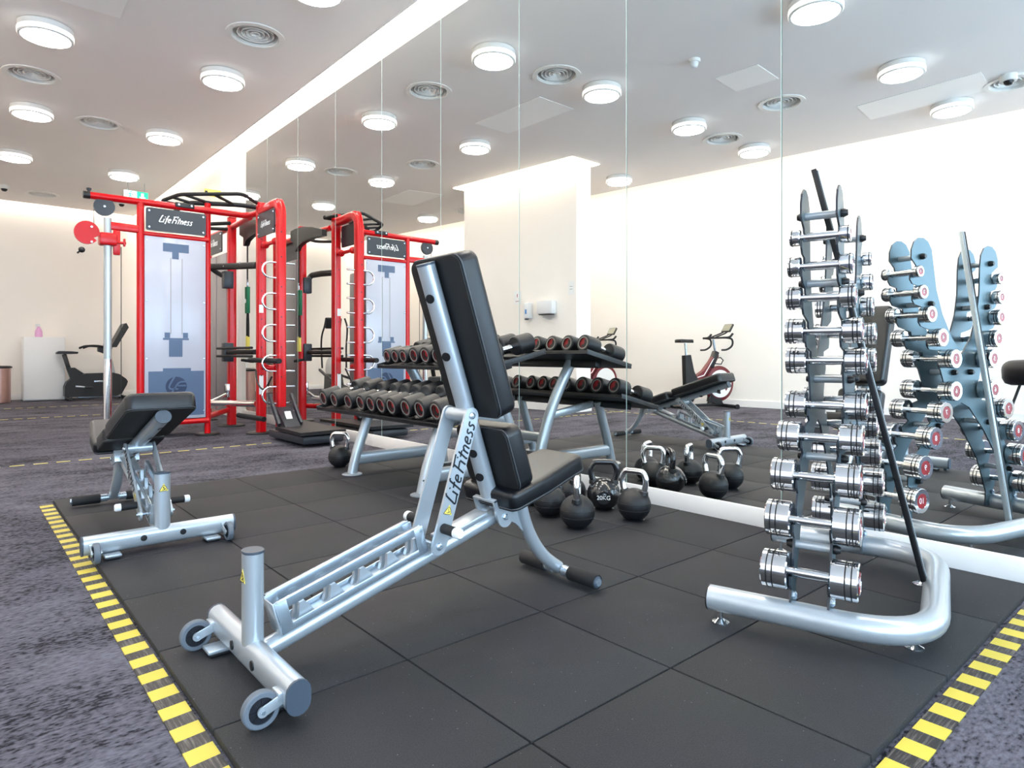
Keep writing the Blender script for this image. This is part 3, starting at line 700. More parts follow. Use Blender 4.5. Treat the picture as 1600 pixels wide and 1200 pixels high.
# ------------------------------------------------------------------ kettlebells
def kettlebell(x, y, rz, label, chrome=True, r=.083, h=.255, mark=None):
    t = thing('kettlebell', (x, y, 0), rz, label, 'kettlebell', 'kettlebells on the floor')
    body = 'kettle' if chrome else 'iron'
    b_ = MB(); zc = r*.93
    prof = [(0, 0), (r*.52, 0), (r*.62, .004)]
    a0 = -62
    for i in range(17):
        a = R(a0 + (90-a0-14)*i/16); prof.append((r*math.cos(a), zc + r*math.sin(a)*.97))
    prof.append((0, zc + r*.965)); b_.lathe(prof, (0, 0, 0), (0, 0, 1), 32); bo = b_.build('body', body, t, ang=50)
    if chrome:
        for z in (zc+.012, zc-.02):
            rr = math.sqrt(max(r*r - ((z-zc)/.97)**2, 0)); q = MB()
            n = 36; q.tube([(rr*math.cos(2*PI*i/n), rr*math.sin(2*PI*i/n), z) for i in range(n)], r=.0013, seg=6, closed=True); q.build('moulding_line', 'black', bo)
    wt = r*.80
    pts = [(-r*.56, 0, zc+r*.66), (-wt*.88, 0, zc+r*1.0), (-wt*.97, 0, h-.050), (-wt*.72, 0, h-.016), (-wt*.3, 0, h-.012), (wt*.3, 0, h-.012), (wt*.72, 0, h-.016), (wt*.97, 0, h-.050), (wt*.88, 0, zc+r*1.0), (r*.56, 0, zc+r*.66)]
    q = MB(); q.tube(smooth_path(pts, 6), r=.0150 if chrome else .0165, seg=14); q.build('handle', 'chrome' if chrome else 'iron', t, ang=60)
    for s in (-1, 1):
        q = MB(); q.lathe([(0, 0), (.026, 0), (.021, .018), (0, .018)], (s*r*.60, 0, zc+r*.66), (s*.25, 0, 1), 18); q.build('handle_socket', 'black', t)
    return t
kettlebell(-2.03, 2.57, R(12), 'chrome handled black kettlebell nearest the white skirting, right of the 20KG one')
kettlebell(-2.115, 2.25, R(-50), 'black kettlebell standing in front under the bench seat, handle seen edge-on')
k3 = kettlebell(-2.28, 2.63, R(43), 'all black glossy kettlebell marked 20KG', False, .088, .262)
kettlebell(-2.365, 2.31, R(70), 'black kettlebell half hidden behind the bench leg, left of the front one')
kettlebell(-2.61, 2.42, R(75), 'kettlebell at the left end of the cluster, seen mostly in the mirror')
kettlebell(-2.455, 2.56, R(-30), 'chrome handled kettlebell between the 20KG one and the left end of the cluster')
kettlebell(-4.40, 2.15, R(38), 'single chrome handled kettlebell beside the left foot of the dumbbell rack')
cd = V(.655, -.756, 0)  # towards the viewer from the 20KG bell, in world
lc = V(math.cos(-R(43))*cd.x - math.sin(-R(43))*cd.y, math.sin(-R(43))*cd.x + math.cos(-R(43))*cd.y, 0)
rt = V(-lc.y, lc.x, 0)
q = MB(); q.lathe([(0, 0), (.036, 0), (.034, .004), (0, .004)], V(0, 0, .076) + lc*.0815, lc, 24); pl = q.build('weight_disc', 'iron', k3)
text_mesh('20KG', .030, 'letter', 'weight_mark', k3, axes(V(0, 0, .076) + lc*.0868, rt, V(0, 0, 1)))

# ------------------------------------------------------------------ chrome dumbbell tower
TO = (-1.19, 2.205, 0); TR = R(15)
tw = thing('dumbbell_tower', TO, TR, 'silver upright dumbbell tower with notched blue-grey plates on a bent tube base', 'dumbbell rack')
q = MB(); path = fillet([(-.03, -.44, .075), (.55, -.44, .075), (.55, .44, .075), (-.03, .44, .075)], .23, 12)
q.tube(path, r=.0375, seg=28); bt = q.build('base_tube', 'silver', tw)
for s in (-1, 1):
    q = MB(); q.lathe([(0, 0), (.038, 0), (.038, .004), (0, .005)], (-.03, s*.44, .075), (-1, 0, 0), 28); q.build('tube_cap', 'black', bt)
for fx, fy in ((0, -.43), (0, .43), (.50, -.30), (.50, .30)):
    q = MB(); q.lathe([(0, 0), (.026, 0), (.026, .003), (.012, .010), (.008, .014), (.007, .045), (0, .045)], (fx, fy, 0), (0, 0, 1), 20); q.build('levelling_foot', 'chrome', tw)
ZS = [.195, .335, .457, .567, .66, .805, .90, 1.003, 1.10, 1.19]
EF = [-.43, -.385, -.33, -.25, -.14, -.135, -.185, -.235, -.25, -.255]
ER = [.43, .40, .32, .24, .165, .165, .25, .31, .355, .37]
HD = [.108, .106, .100, .094, .088, .085, .080, .072, .062, .050]       # head diameters, 10 kg to 1 kg
HL = [.072, .070, .066, .064, .063, .062, .056, .043, .036, .030]       # head lengths
def side(E, sg):
    """outer toothed edge from the foot up, then the inner edge down (in e2, z)"""
    out = [(sg*.455, .050), (sg*.462, .085)]
    for e_, z in zip(E, ZS):
        o = abs(e_)
        out += [(sg*(o+.008), z-.052), (sg*(o+.024), z-.034), (sg*(o+.024), z-.010), (sg*(o-.007), z-.015), (sg*(o-.026), z+.008), (sg*(o-.020), z+.030)]
    return out
top_f = [(-.285, 1.25), (-.284, 1.29), (-.268, 1.325), (-.238, 1.345), (-.205, 1.348), (-.170, 1.335), (-.146, 1.30), (-.136, 1.24)]
inn_f = [(-.132, 1.12), (-.112, 1.02), (-.065, .91), (.010, .825)]
top_r = [(.385, 1.25), (.384, 1.29), (.366, 1.325), (.335, 1.345), (.300, 1.347), (.266, 1.333), (.240, 1.30), (.228, 1.24)]
inn_r = [(.205, 1.12), (.160, 1.01), (.09, .905)]
low = [(.365, .06), (.385, .13), (.32, .30), (.20, .46), (.08, .575), (.015, .60), (-.05, .575), (-.17, .46), (-.30, .30), (-.375, .13), (-.37, .06)]
outl = side(EF, -1) + top_f + inn_f + inn_r[::-1] + top_r[::-1] + side(ER, 1)[::-1] + low
for x in (.203, .303):
    q = MB(); q.prism([(a, b_) for a, b_ in outl], (x, 0, 0), (0, 1, 0), (0, 0, 1), -.003, .003); pl = q.build('notched_plate', 'frame', tw, flat=True); pl.data.materials.append(M['slate'])
    for f_ in pl.data.polygons:
        if abs(f_.normal.x) < .5: f_.material_index = 1
    for e_, z in ((-.445, .105), (.445, .105)):
        q = MB(); q.lathe([(0, 0), (.012, 0), (.012, .007), (.006, .012), (0, .012)], (x+.003, e_+(.02 if e_ < 0 else -.02), z+.02), (1, 0, 0), 6); q.build('bolt', 'zinc', pl)
for e_, z in ((-.215, 1.262), (-.185, 1.052), (-.05, .742), (-.20, .50), (-.375, .262), (.315, 1.262), (.255, 1.052), (.08, .742), (.20, .50), (.345, .262)):
    q = MB(); q.tube([(.19, e_, z), (.316, e_, z)], r=.0125, seg=14); cr_ = q.build('spacer_rod', 'silver', tw)
    for xx, dx in ((.306, 1), (.200, -1)):
        q = MB(); q.lathe([(0, 0), (.013, 0), (.014, .008), (.009, .020), (0, .021)], (xx, e_, z), (dx, 0, 0), 14); q.build('knob', 'black', cr_)
# leaning channel bar
pb, ptp = V(.516, .032, .094), V(.2195, -.147, 1.425)
q = MB()
for s in (-1, 1): q.bar(pb + V(0, s*.011, 0), ptp + V(0, s*.011, 0), .007, .016, .001, V(1, 0, 0))
lb = q.build('leaning_channel_bar', 'black', tw)
MB().bar(pb + V(.004, 0, 0), ptp + V(.004, 0, 0), .026, .004, .001, V(1, 0, 0)).bar(pb + V(0, .0165, 0), ptp + V(0, .0165, 0), .003, .020, .001, V(1, 0, 0)).build('bar_backing', 'palegrey', lb)
def chrome_db(kg, loc, e, z, front):
    i = 10 - kg; d, L = HD[i], HL[i]; r = d/2
    c = V(*TO) + Matrix.Rotation(TR, 3, 'Z') @ V(.253, e, z)
    return c, r, L
TENS = {1: 'smallest', 2: 'second smallest', 3: 'third from the top', 4: 'fourth from the top', 5: 'fifth from the top', 6: 'sixth from the top', 7: 'fourth from the bottom', 8: 'third from the bottom', 9: 'second from the bottom', 10: 'bottom, largest'}
for kg in range(10, 0, -1):
    i = 10-kg; d, L, r = HD[i], HL[i], HD[i]/2
    for sd_, E in (('front', EF), ('rear', ER)):
        c = V(*TO) + Matrix.Rotation(TR, 3, 'Z') @ V(.253, E[i], ZS[i])
        lab = 'chrome dumbbell numbered %d, %s on the %s of the tower' % (kg, TENS[kg], 'near side' if sd_ == 'front' else 'mirror side')
        if sd_ == 'rear':
            dd = copy_tree(fdb); dd.location = c; dd['label'] = lab; dd['group'] = 'chrome dumbbells on the mirror side of the tower'; continue
        t = thing('chrome_dumbbell', c, TR, lab, 'dumbbell', 'chrome dumbbells on the near side of the tower'); fdb = t
        hw = .055
        q = MB(); q.tube([(-hw-.008, 0, 0), (-hw+.006, 0, 0), (-.02, 0, 0), (.02, 0, 0), (hw-.006, 0, 0), (hw+.008, 0, 0)], r=.0125, seg=16, scale=[1, 1, 1.14, 1.14, 1, 1]); q.build('grip', 'chrome', t, ang=60)
        for s in (-1, 1):
            q = MB(); q.lathe([(0, 0), (r*.93, 0), (r, .003), (r, L-.003), (r*.95, L), (r*.62, L), (r*.60, L-.003), (0, L-.003)], (s*hw, 0, 0), (s, 0, 0), 36); hd = q.build('weight_head', 'chrome', t, ang=30)
            for k in range(1 if kg < 3 else 2):
                q = MB(); q.ring((s*(hw + L*(.74 - .22*k)), 0, 0), (s, 0, 0), r*.96, r+.0009, .0034, 36); q.build('rubber_band', 'black', hd)
            q = MB(); q.lathe([(0, L-.0032), (r*.58, L-.0032), (r*.58, L-.0012), (0, L-.0012)], (s*hw, 0, 0), (s, 0, 0), 24); q.build('red_disc', 'redbadge', hd)
            text_mesh(str(kg), r*.66, 'letter', 'numeral', hd, axes((s*(hw+L-.001), 0, 0), (0, s, 0), (0, 0, 1)), .0004)

# ------------------------------------------------------------------ two-tier rack of round rubber dumbbells
rk = thing('dumbbell_rack', (-3.63, 2.4, 0), 0, 'silver two-tier rack with black sloping shelves beside the mirror', 'dumbbell rack')
def shelf(x0, x1, y0, z0, y1, z1):
    q = MB(); d = V(0, y1-y0, z1-z0).normalized(); n = V(0, -d.z, d.y)
    xm = (x0+x1)/2; W = x1-x0
    rot = Matrix((V(1, 0, 0), d, n)).transposed()
    mid = V(xm, (y0+y1)/2, (z0+z1)/2); L = (V(0, y1, z1)-V(0, y0, z0)).length
    q.box(mid - n*.006, (W, L, .006), .001, rot)
    for k in (-.5, -.1, .1, .5): q.box(mid + d*L*k*.96 + n*.004, (W, .012, .022), .003, rot)
    q.box(mid - n*.03, (W-.2, .06, .045), .004, rot)
    s = q.build('shelf', 'black', rk, world=True)
    for xx in (x0+.006, x1-.006):
        e_ = MB(); e_.box(V(xx, mid.y, mid.z) + n*.006, (.010, L, .034), .003, rot); e_.build('end_lip', 'black', s, world=True)
shelf(-4.44, -2.83, 1.99, .432, 2.41, .535)
shelf(-4.10, -2.84, 2.29, .735, 2.745, .838)
for x in (-4.07, -3.2):
    q = MB(); q.tube(smooth_path([(x, 2.08, .005), (x, 2.12, .16), (x, 2.185, .34), (x, 2.23, .475)], 6), prof=race(.06, .07, 8), up=V(0, 1, 0)); lg = q.build('leg', 'silver', rk, world=True)
    q = MB(); q.lathe([(0, 0), (.068, 0), (.068, .005), (.06, .009), (0, .009)], (x, 2.08, 0), (0, 0, 1), 28); q.build('foot_plate', 'silver', lg, world=True)
    q = MB(); q.tube(smooth_path([(x, 2.84, .005), (x, 2.81, .20), (x, 2.70, .48), (x, 2.52, .775)], 7), prof=race(.06, .08, 8), up=V(0, 1, 0)); lg = q.build('leg', 'silver', rk, world=True)
    q = MB(); q.lathe([(0, 0), (.062, 0), (.062, .005), (.055, .009), (0, .009)], (x, 2.85, 0), (0, 0, 1), 28); q.build('foot_plate', 'silver', lg, world=True)
    q = MB(); q.tube([(x, 2.10, .105), (x, 2.82, .105)], prof=race(.05, .085, 8)); q.build('side_rail', 'silver', rk, world=True)
    q = MB(); q.bar((x, 2.30, .46), (x, 2.74, .40), .04, .05, .008); q.build('shelf_arm', 'silver', rk, world=True)
q = MB(); q.tube([(-4.07, 2.78, .25), (-3.2, 2.78, .25)], prof=race(.05, .07, 8)); q.build('cross_rail', 'silver', rk, world=True)
def rub_proto(dia, L):
    t = thing('rubber_dumbbell'); r = dia/2; hl = L*.33
    t['category'] = 'dumbbell'
    q = MB(); q.tube([(0, -L/2+hl-.01, 0), (0, -.02, 0), (0, .02, 0), (0, L/2-hl+.01, 0)], r=.0155, seg=14, scale=[1, 1.12, 1.12, 1]); q.build('grip', 'chrome', t, ang=60)
    for s in (-1, 1):
        o = (0, s*(L/2-hl), 0)
        q = MB(); q.lathe([(0, 0), (r*.90, 0), (r*.99, .006), (r, .012), (r, hl-.014), (r*.97, hl-.005), (r*.88, hl), (r*.62, hl), (r*.60, hl-.010), (0, hl-.010)], o, (0, s, 0), 36); hd = q.build('rubber_head', 'rubber', t, ang=35)
        q = MB(); q.lathe([(0, 0), (r*.885, 0), (r*.885, .0008), (0, .0008)], (0, s*(L/2-hl)-s*.0009, 0), (0, s, 0), 30); q.build('inner_face', 'rubber_face', hd)
        q = MB(); q.ring((0, s*(L/2-hl*0)-s*.0005, 0), (0, s, 0), r*.60, r*.74, .0012, 32); q.build('badge_ring', 'greyring', hd)
        q = MB(); q.lathe([(0, hl-.0098), (r*.59, hl-.0098), (r*.59, hl-.0085), (0, hl-.0085)], o, (0, s, 0), 28); bd = q.build('red_badge', 'redbadge', hd)
        q = MB(); q.prism([(-r*.52, -r*.05), (-r*.42, -r*.34), (-r*.1, -r*.52), (r*.30, -r*.46), (r*.36, -r*.1), (r*.12, -r*.22), (-r*.08, r*.02), (-r*.02, r*.42), (-r*.34, r*.38)], (0, s*(L/2-.0084), 0), (-s, 0, 0), (0, 0, 1), 0, .0006); q.build('badge_swoosh', 'rubber_face', bd, flat=True)
    return t
lowx = [-4.345, -4.175, -3.965, -3.795, -3.66, -3.532, -3.408, -3.245, -3.095, -2.935]
upx = [-4.01, -3.903, -3.795, -3.66, -3.525, -3.39, -3.235, -3.08, -2.93]
N10 = ['first from the left', 'second from the left', 'third from the left', 'fourth from the left', 'fifth from the left', 'sixth from the left', 'seventh from the left', 'eighth from the left', 'ninth from the left', 'rightmost']
pa = rub_proto(.118, .385); pb_ = rub_proto(.104, .385); pc = rub_proto(.122, .385)
used = set()
def place(p, loc, tilt, lab, grp, spin):
    o = p if p.name not in used else copy_tree(p)
    used.add(o.name); used.add(p.name)
    o.location = loc; o.rotation_euler = (tilt, spin, 0); tag(o, lab, 'dumbbell', grp)
tl = math.atan2(.103, .42); tu = math.atan2(.103, .455)
for i, x in enumerate(lowx):
    p = pc if i >= 7 or i < 1 else pa; r = .061 if p is pc else .059
    n_ = V(0, -math.sin(tl), math.cos(tl)); c = V(x, 2.20, .4835) + n_*(r+.0165)
    place(p, c, tl, 'round black rubber dumbbell with red badge, lower shelf, ' + N10[i], 'rubber dumbbells on the lower shelf', 0)
for i, x in enumerate(upx):
    p = pb_ if i < 3 else pa; r = .052 if p is pb_ else .059
    n_ = V(0, -math.sin(tu), math.cos(tu)); c = V(x, 2.5175, .7865) + n_*(r+.0165)
    place(p, c, tu, 'round black rubber dumbbell with red badge, upper shelf, ' + (N10[i] if i < 8 else 'rightmost'), 'rubber dumbbells on the upper shelf', 0)

# ------------------------------------------------------------------ red multi-station training rig (built in world coordinates)
rg = thing('training_rig', (-7.2, 2.0, ZF), 0, 'red multi-station cable and pull-up training rig beside the mirror', 'training rig')
def B(mb, name, m_, par=None, **k): return mb.build(name, m_, par or rg, world=True, **k)
XF = -7.2; ZT = 2.325
sq = rrect(.092, .092, .024, 4)
def foot(x, y, par, rx=.15):
    q = MB(); q.lathe([(0, 0), (rx, 0), (rx, .012), (rx*.93, .018), (0, .018)], (x, y, ZF), (0, 0, 1), 32); B(q, 'foot_disc', 'rubber', par)
pA = B(MB().cyl((XF, 1.405, ZF+.01), (XF, 1.405, ZT), .034, 24), 'post', 'red'); foot(XF, 1.405, pA, .11)
pB = B(MB().cyl((XF-.03, 2.035, ZF+.01), (XF-.03, 2.035, ZT+.09), .031, 24), 'post', 'red'); foot(XF-.03, 2.035, pB, .12)
B(MB().lathe([(0, 0), (.034, 0), (.034, .02), (0, .024)], (XF-.03, 2.035, ZT+.09)), 'post_cap', 'black', pB)
CX, CY = -7.93, 2.50; DX, DY = -6.97, 2.50; EX, EY = -6.42, 2.50
def square_post(x, y, z0, z1, nm='post'):
    o = B(MB().tube([(x, y, z0), (x, y, z1)], prof=sq, up=V(0, 1, 0)), nm, 'red'); return o
pC = square_post(CX, CY, ZF+.01, 2.42); foot(CX, CY, pC, .15)
pD = square_post(DX, DY, ZF+.01, 2.43); foot(DX, DY, pD, .15)
for p_, x_ in ((pC, CX), (pD, DX)): B(MB().box((x_, 2.5, 2.435), (.086, .086, .016), .006), 'post_cap', 'red', p_)
# bent post with arch into the head rail
pE = B(MB().tube(fillet([(EX, EY, ZF+.01), (EX, EY, 2.365), (DX, DY, 2.345)], .15, 10), prof=rrect(.088, .088, .022, 4), up=V(0, 1, 0)), 'arched_post', 'red')
for s in (-.018, .018): B(MB().tube([p + V(.0, s, 0) for p in fillet([(EX+.041, EY, 2.1), (EX+.041, EY, 2.404), (EX-.25, EY, 2.394)], .16, 8)], r=.006, seg=8), 'rib', 'red', pE)
for z in (1.8, 1.5, 1.2, .9, .6, 2.05):
    for (p_, x_) in ((pE, EX), (pD, DX)):
        B(MB().lathe([(0, 0), (.007, 0), (.007, .002), (0, .002)], (x_+.0455, EY-.012, z), (1, 0, 0), 12), 'hole_plug', 'black', p_)
# head rails
B(MB().tube(fillet([(XF, .955, ZT), (XF, 2.44, ZT+.01), (DX, DY, 2.345)], .07, 5), r=.033, seg=22), 'head_rail', 'red')
B(MB().cyl((XF, .93, ZT), (XF, .985, ZT), .0345, 22), 'rail_cap', 'black')
B(MB().tube([(XF, 2.46, ZT), (CX, CY, ZT), (-8.8, 2.5, ZT)], r=.033, seg=20), 'head_rail', 'red')
pF = B(MB().cyl((-8.82, 2.5, ZF+.01), (-8.82, 2.5, ZT+.02), .033, 20), 'post', 'red'); foot(-8.82, 2.5, pF, .11)
# cross rails of the front frame
B(MB().cyl((XF, 1.405, 2.02), (XF, 2.035, 2.02), .026, 20), 'cross_rail', 'red')
B(MB().cyl((XF, 1.405, .135), (XF, 2.035, .135), .028, 20), 'cross_rail', 'red')
B(MB().cyl((-8.8, 2.5, 2.02), (CX, 2.5, 2.02), .026, 18), 'cross_rail', 'red')
B(MB().cyl((XF-.03, 2.035, .17), (CX, 2.46, .17), .03, 18), 'cross_rail', 'red')
B(MB().cyl((-8.82, 2.5, .17), (CX, 2.5, .17), .03, 18), 'cross_rail', 'red')
B(MB().tube([(DX, DY, 1.98), (EX, EY, 1.98)], r=.02, seg=16), 'cross_rail', 'red')
for x in (-6.84, -6.56): B(MB().sphere((x, 2.5, 1.98), .04, 18), 'ball_stop', 'red')
# sign boards with the maker's name
def sign(o, u, v_, W, H, par):
    """o = lower left corner"""
    u = Vector(u).normalized(); v_ = Vector(v_).normalized(); n = u.cross(v_); o = Vector(o)
    q = MB(); q.prism([(p[0]+W/2, p[1]+H/2) for p in rrect(W, H, .02, 4)], o, u, v_, -.006, .006); s = B(q, 'sign_board', 'slate', par)
    size = W*.56/SCRIPT_W
    q = MB(); q.strokes(SCRIPT, o + n*.0075 + u*(W*.20) + v_*(H*.40), u, v_, size, size*.075, .3); B(q, 'maker_name', 'letter', s, flat=True)
    for bx in (.05, .95):
        for by in (.14, .86): B(MB().lathe([(0, .006), (.011, .006), (.009, .014), (0, .015)], o + u*W*bx + v_*H*by, n, 12), 'bolt', 'zinc', s)
    return s
sign((XF+.036, 1.445, 2.055), (0, 1, 0), (0, 0, 1), .555, .225, rg)
sign((-8.76, 2.455, 2.06), (1, 0, 0), (0, 0, 1), .62, .25, rg)
sign((DX+.05, 2.452, 2.055), (1, 0, 0), (0, 0, 1), .46, .245, rg)
# frosted front cover with the shapes behind it
q = MB(); q.box((XF+.015, 1.72, 1.085), (.012, .566, 1.83), .004); fp = B(q, 'front_cover', 'frost')
fx = XF+.0222
def slab(y0, y1, z0, z1, m_, nm, t_=.0012, par=None): 
    return B(MB().box((fx, (y0+y1)/2, (z0+z1)/2), (t_, y1-y0, z1-z0)), nm, m_, par or fp, flat=True)
lo = slab(1.47, 1.985, .20, .655, 'frostblue', 'weight_shroud'); slab(1.60, 1.86, .655, .685, 'frostblue', 'shroud_top')
slab(1.655, 1.78, .80, .97, 'frostblue', 'pulley_block'); slab(1.615, 1.665, .991, 1.045, 'frostblue', 'pulley_block'); slab(1.785, 1.832, .991, 1.045, 'frostblue', 'pulley_block'); slab(1.60, 1.84, .9705, .99, 'frostblue', 'pulley_block')
slab(1.60, 1.84, 1.86, 1.945, 'frostblue', 'top_bracket'); slab(1.685, 1.745, 1.79, 1.86, 'frostblue', 'top_bracket')
slab(1.668, 1.676, 1.03, 1.80, 'shroud', 'guide_rod'); slab(1.772, 1.780, 1.03, 1.80, 'shroud', 'guide_rod')
q = MB(); q.lathe([(0, 0), (.098, 0), (.098, .0008), (0, .0008)], (fx+.0008, 1.722, .50), (1, 0, 0), 40); em = B(q, 'round_emblem', 'frostdark', fp)
q = MB(); q.strokes([[(-.035, .10), (-.07, -.028), (.03, -.028)], [(.085, .045), (.02, .045), (-.03, -.09)], [(.095, .005), (.02, .005)]], (fx+.0022, 1.716, .50), (0, 1, 0), (0, 0, 1), 1.0, .0085, .25); B(q, 'emblem_letters', 'frostblue', em, flat=True)
for y in (1.455, 1.985):
    for z in (.24, .78, 1.36, 1.955): B(MB().lathe([(0, 0), (.010, 0), (.008, .006), (0, .007)], (XF+.021, y, z), (1, 0, 0), 12), 'bolt', 'zinc', fp)
# silver shrouds behind the second frame
for x0, x1 in ((-8.74, -8.42), (-8.39, -8.02)):
    B(MB().box(((x0+x1)/2, 2.50, 1.09), (x1-x0, .07, 1.90), .012), 'stack_shroud', 'shroud')
B(MB().box((XF-.28, 1.72, 1.0), (.45, .50, 1.75), .03), 'weight_tower', 'shroud')
# chrome column with red trolley and pulleys
colm = B(MB().cyl((XF, 1.128, ZF+.01), (XF, 1.128, 2.13), .034, 26), 'chrome_column', 'palegrey'); foot(XF, 1.128, colm, .09)
B(MB().cyl((XF, 1.128, ZF+.01), (XF, 1.128, .78), .0352, 26), 'column_sleeve', 'chrome', colm)
B(MB().bar((XF, 1.10, 2.06), (XF, 1.40, 2.055), .05, .075, .012), 'column_arm', 'red')
tr = B(MB().box((XF, 1.128, 1.925), (.12, .15, .12), .02), 'trolley', 'red')
B(MB().box((XF+.02, 1.20, 1.90), (.03, .06, .24), .012), 'trolley_plate', 'red', tr)
B(MB().cyl((XF+.03, 1.20, 1.90), (XF+.03, 1.275, 1.90), .014, 12).box((XF+.03, 1.262, 1.905), (.03, .018, .075), .006), 'pull_pin', 'red', tr)
ol = [(.102*math.cos(R(a_)), .108*math.sin(R(a_))) for a_ in range(-10, 321, 15)] + [(.052, -.045)]
q = MB(); q.prism(ol, (XF, .955, 1.965), (0, 1, 0), (0, 0, 1), .02, .055)
hd_ = B(q, 'pulley_housing', 'red', tr)
for z in (2.02, 1.88): B(MB().lathe([(0, 0), (.012, 0), (.010, .006), (0, .007)], (XF+.062, .99, z), (1, 0, 0), 12), 'bolt', 'zinc', hd_)
B(MB().sphere((XF+.04, .915, 1.80), .028, 14).cyl((XF+.04, .905, 1.79), (XF+.04, .88, 1.765), .008, 8), 'cable_ball', 'black', tr)
q = MB(); q.lathe([(0, 0), (.088, 0), (.088, .03), (0, .03)], (XF-.015, 1.10, 2.235), (1, 0, 0), 32); pu = B(q, 'pulley', 'slate')
B(MB().lathe([(0, 0), (.012, 0), (.01, .008), (0, .009)], (XF+.015, 1.10, 2.235), (1, 0, 0), 12), 'bolt', 'zinc', pu)
B(MB().cyl((XF+.03, 1.235, .15), (XF+.03, 1.235, 1.86), .0035, 8), 'cable', 'black')
B(MB().cyl((XF-.02, 1.02, 1.98), (XF-.02, 1.02, 2.22), .003, 8), 'cable', 'black')
# multi-grip pull-up handle on top
zt = 2.40
hp = B(MB().tube(fillet([(-7.30, 1.84, 2.35), (-7.44, 1.80, 2.40), (-7.56, 1.665, 2.44), (-7.20, 1.76, 2.46), (-6.80, 2.25, 2.47), (-6.98, 2.46, 2.44), (-7.02, 2.62, 2.40), (-6.75, 2.60, 2.38)], .07, 6), r=.019, seg=14), 'pull_up_handle', 'foam')
B(MB().tube(fillet([(-7.60, 1.82, 2.37), (-7.36, 1.87, 2.42), (-7.10, 2.33, 2.42), (-7.02, 2.62, 2.40)], .08, 6), r=.024, seg=14), 'pull_up_handle', 'foam')
for a, b_ in (((-7.18, 1.79, 2.46), (-7.24, 2.07, 2.42)), ((-6.98, 2.03, 2.46), (-7.13, 2.27, 2.42)), ((-7.34, 1.72, 2.45), (-7.34, 1.90, 2.42))): B(MB().cyl(a, b_, .015, 12), 'rung', 'foam')
B(MB().box((XF, 1.80, ZT+.02), (.09, .18, .05), .01), 'handle_clamp', 'black')
for y in (1.74, 1.86): B(MB().lathe([(0, 0), (.012, 0), (.01, .01), (0, .01)], (XF+.046, y, ZT+.02), (1, 0, 0), 10), 'bolt', 'zinc')
# second top handle towards the far side
B(MB().tube(fillet([(CX, 2.46, 2.30), (-8.05, 2.25, 2.30), (-7.6, 2.10, 2.26), (-7.35, 2.30, 2.26)], .1, 6), r=.02, seg=12), 'pull_up_handle', 'foam')
# arched suspension hanger
q = MB(); ol = [(-7.937, 2.368), (-7.804, 2.378), (-7.568, 2.372), (-7.304, 2.33), (-7.02, 2.26), (-7.02, 2.19), (-7.304, 2.20), (-7.589, 2.18), (-7.717, 2.15), (-7.76, 2.11), (-7.80, 2.10), (-7.80, 2.20), (-7.937, 2.25)]
q.prism(ol, (0, 2.62, 0), (1, 0, 0), (0, 0, 1), -.03, .03); B(q, 'suspension_hanger', 'black')
# horseshoe grip bar between the posts
q = MB(); q.tube(fillet([(DX-.04, 2.47, 1.78), (-7.55, 2.42, 1.82), (-8.10, 2.30, 1.86), (-8.06, 2.36, 1.80), (-7.93, 2.45, 1.72)], .1, 8), prof=race(.05, .075, 5), up=V(0, 0, 1)); hb = B(q, 'horseshoe_bar', 'foam')
B(MB().box((CX+.01, 2.45, 1.70), (.11, .11, .20), .012), 'clamp_block', 'slate', hb)
for x in (-7.75, -7.35): B(MB().lathe([(0, 0), (.012, 0), (.01, .01), (0, .01)], (x, 2.36+(x+7.75)*.12, 1.835), (0, -1, 0), 10), 'bolt', 'zinc', hb)
# dip bars on a clamp block
for z in (.895, .805):
    B(MB().cyl((-8.04, 2.37, z), (DX-.02, 2.41, z), .014, 12), 'dip_bar', 'foam')
db = B(MB().cyl((-7.88, 2.44, .85), (DX-.02, 2.45, .85), .028, 14), 'dip_bar', 'foam')
B(MB().box((CX+.01, 2.45, .85), (.12, .11, .22), .012), 'clamp_block', 'slate', db)
# chrome foot bar and its bracket
B(MB().cyl((-8.02, 2.30, .255), (DX-.04, 2.47, .295), .034, 18), 'foot_bar', 'chrome')
B(MB().cyl((-8.02, 2.30, .27), (CX, 2.45, .36), .02, 14), 'foot_bar', 'chrome')
B(MB().box((CX, 2.45, .40), (.10, .03, .16), .008), 'chrome_bracket', 'chrome')
# padded bar through the near frame
B(MB().cyl((-7.03, 2.40, .765), (-6.2, 2.40, .76), .026, 16), 'roller_bar', 'foam')
B(MB().cyl((-6.70, 2.43, .69), (-6.46, 2.47, .69), .03, 14), 'cross_rail', 'red')
B(MB().cyl((-7.02, 2.28, .255-.07), (-6.55, 2.38, .17), .026, 16), 'roller_bar', 'foam')
B(MB().tube(smooth_path([(-6.9, 2.42, .66), (-6.78, 2.40, .52), (-6.62, 2.41, .47), (-6.5, 2.44, .60)], 6), r=.009, seg=8), 'hanging_cable', 'black')
# five chrome D-rings on the arched post
for zt_, zb_ in ((1.745, 1.59), (1.435, 1.275), (1.12, .955), (.815, .657), (.502, .335)):
    zm = (zt_+zb_)/2; h = (zt_-zb_)/2; pts = [(EX, 2.64, zt_), (EX, 2.45, zt_)]
    for i in range(1, 12): a = PI/2 + PI*i/12; pts.append((EX, 2.40 + .085*math.cos(a), zm + h*math.sin(a)))
    pts += [(EX, 2.45, zb_), (EX, 2.64, zb_)]
    B(MB().tube(pts, r=.0105, seg=10, up=V(1, 0, 0)), 'chrome_ring', 'chrome')
# labels on the posts
B(MB().box((DX+.0465, 2.485, 1.31), (.001, .045, .085)), 'sticker', 'letter', pD, flat=True)
B(MB().box((DX+.0465, 2.485, .50), (.001, .045, .20)), 'sticker', 'letter', pD, flat=True)
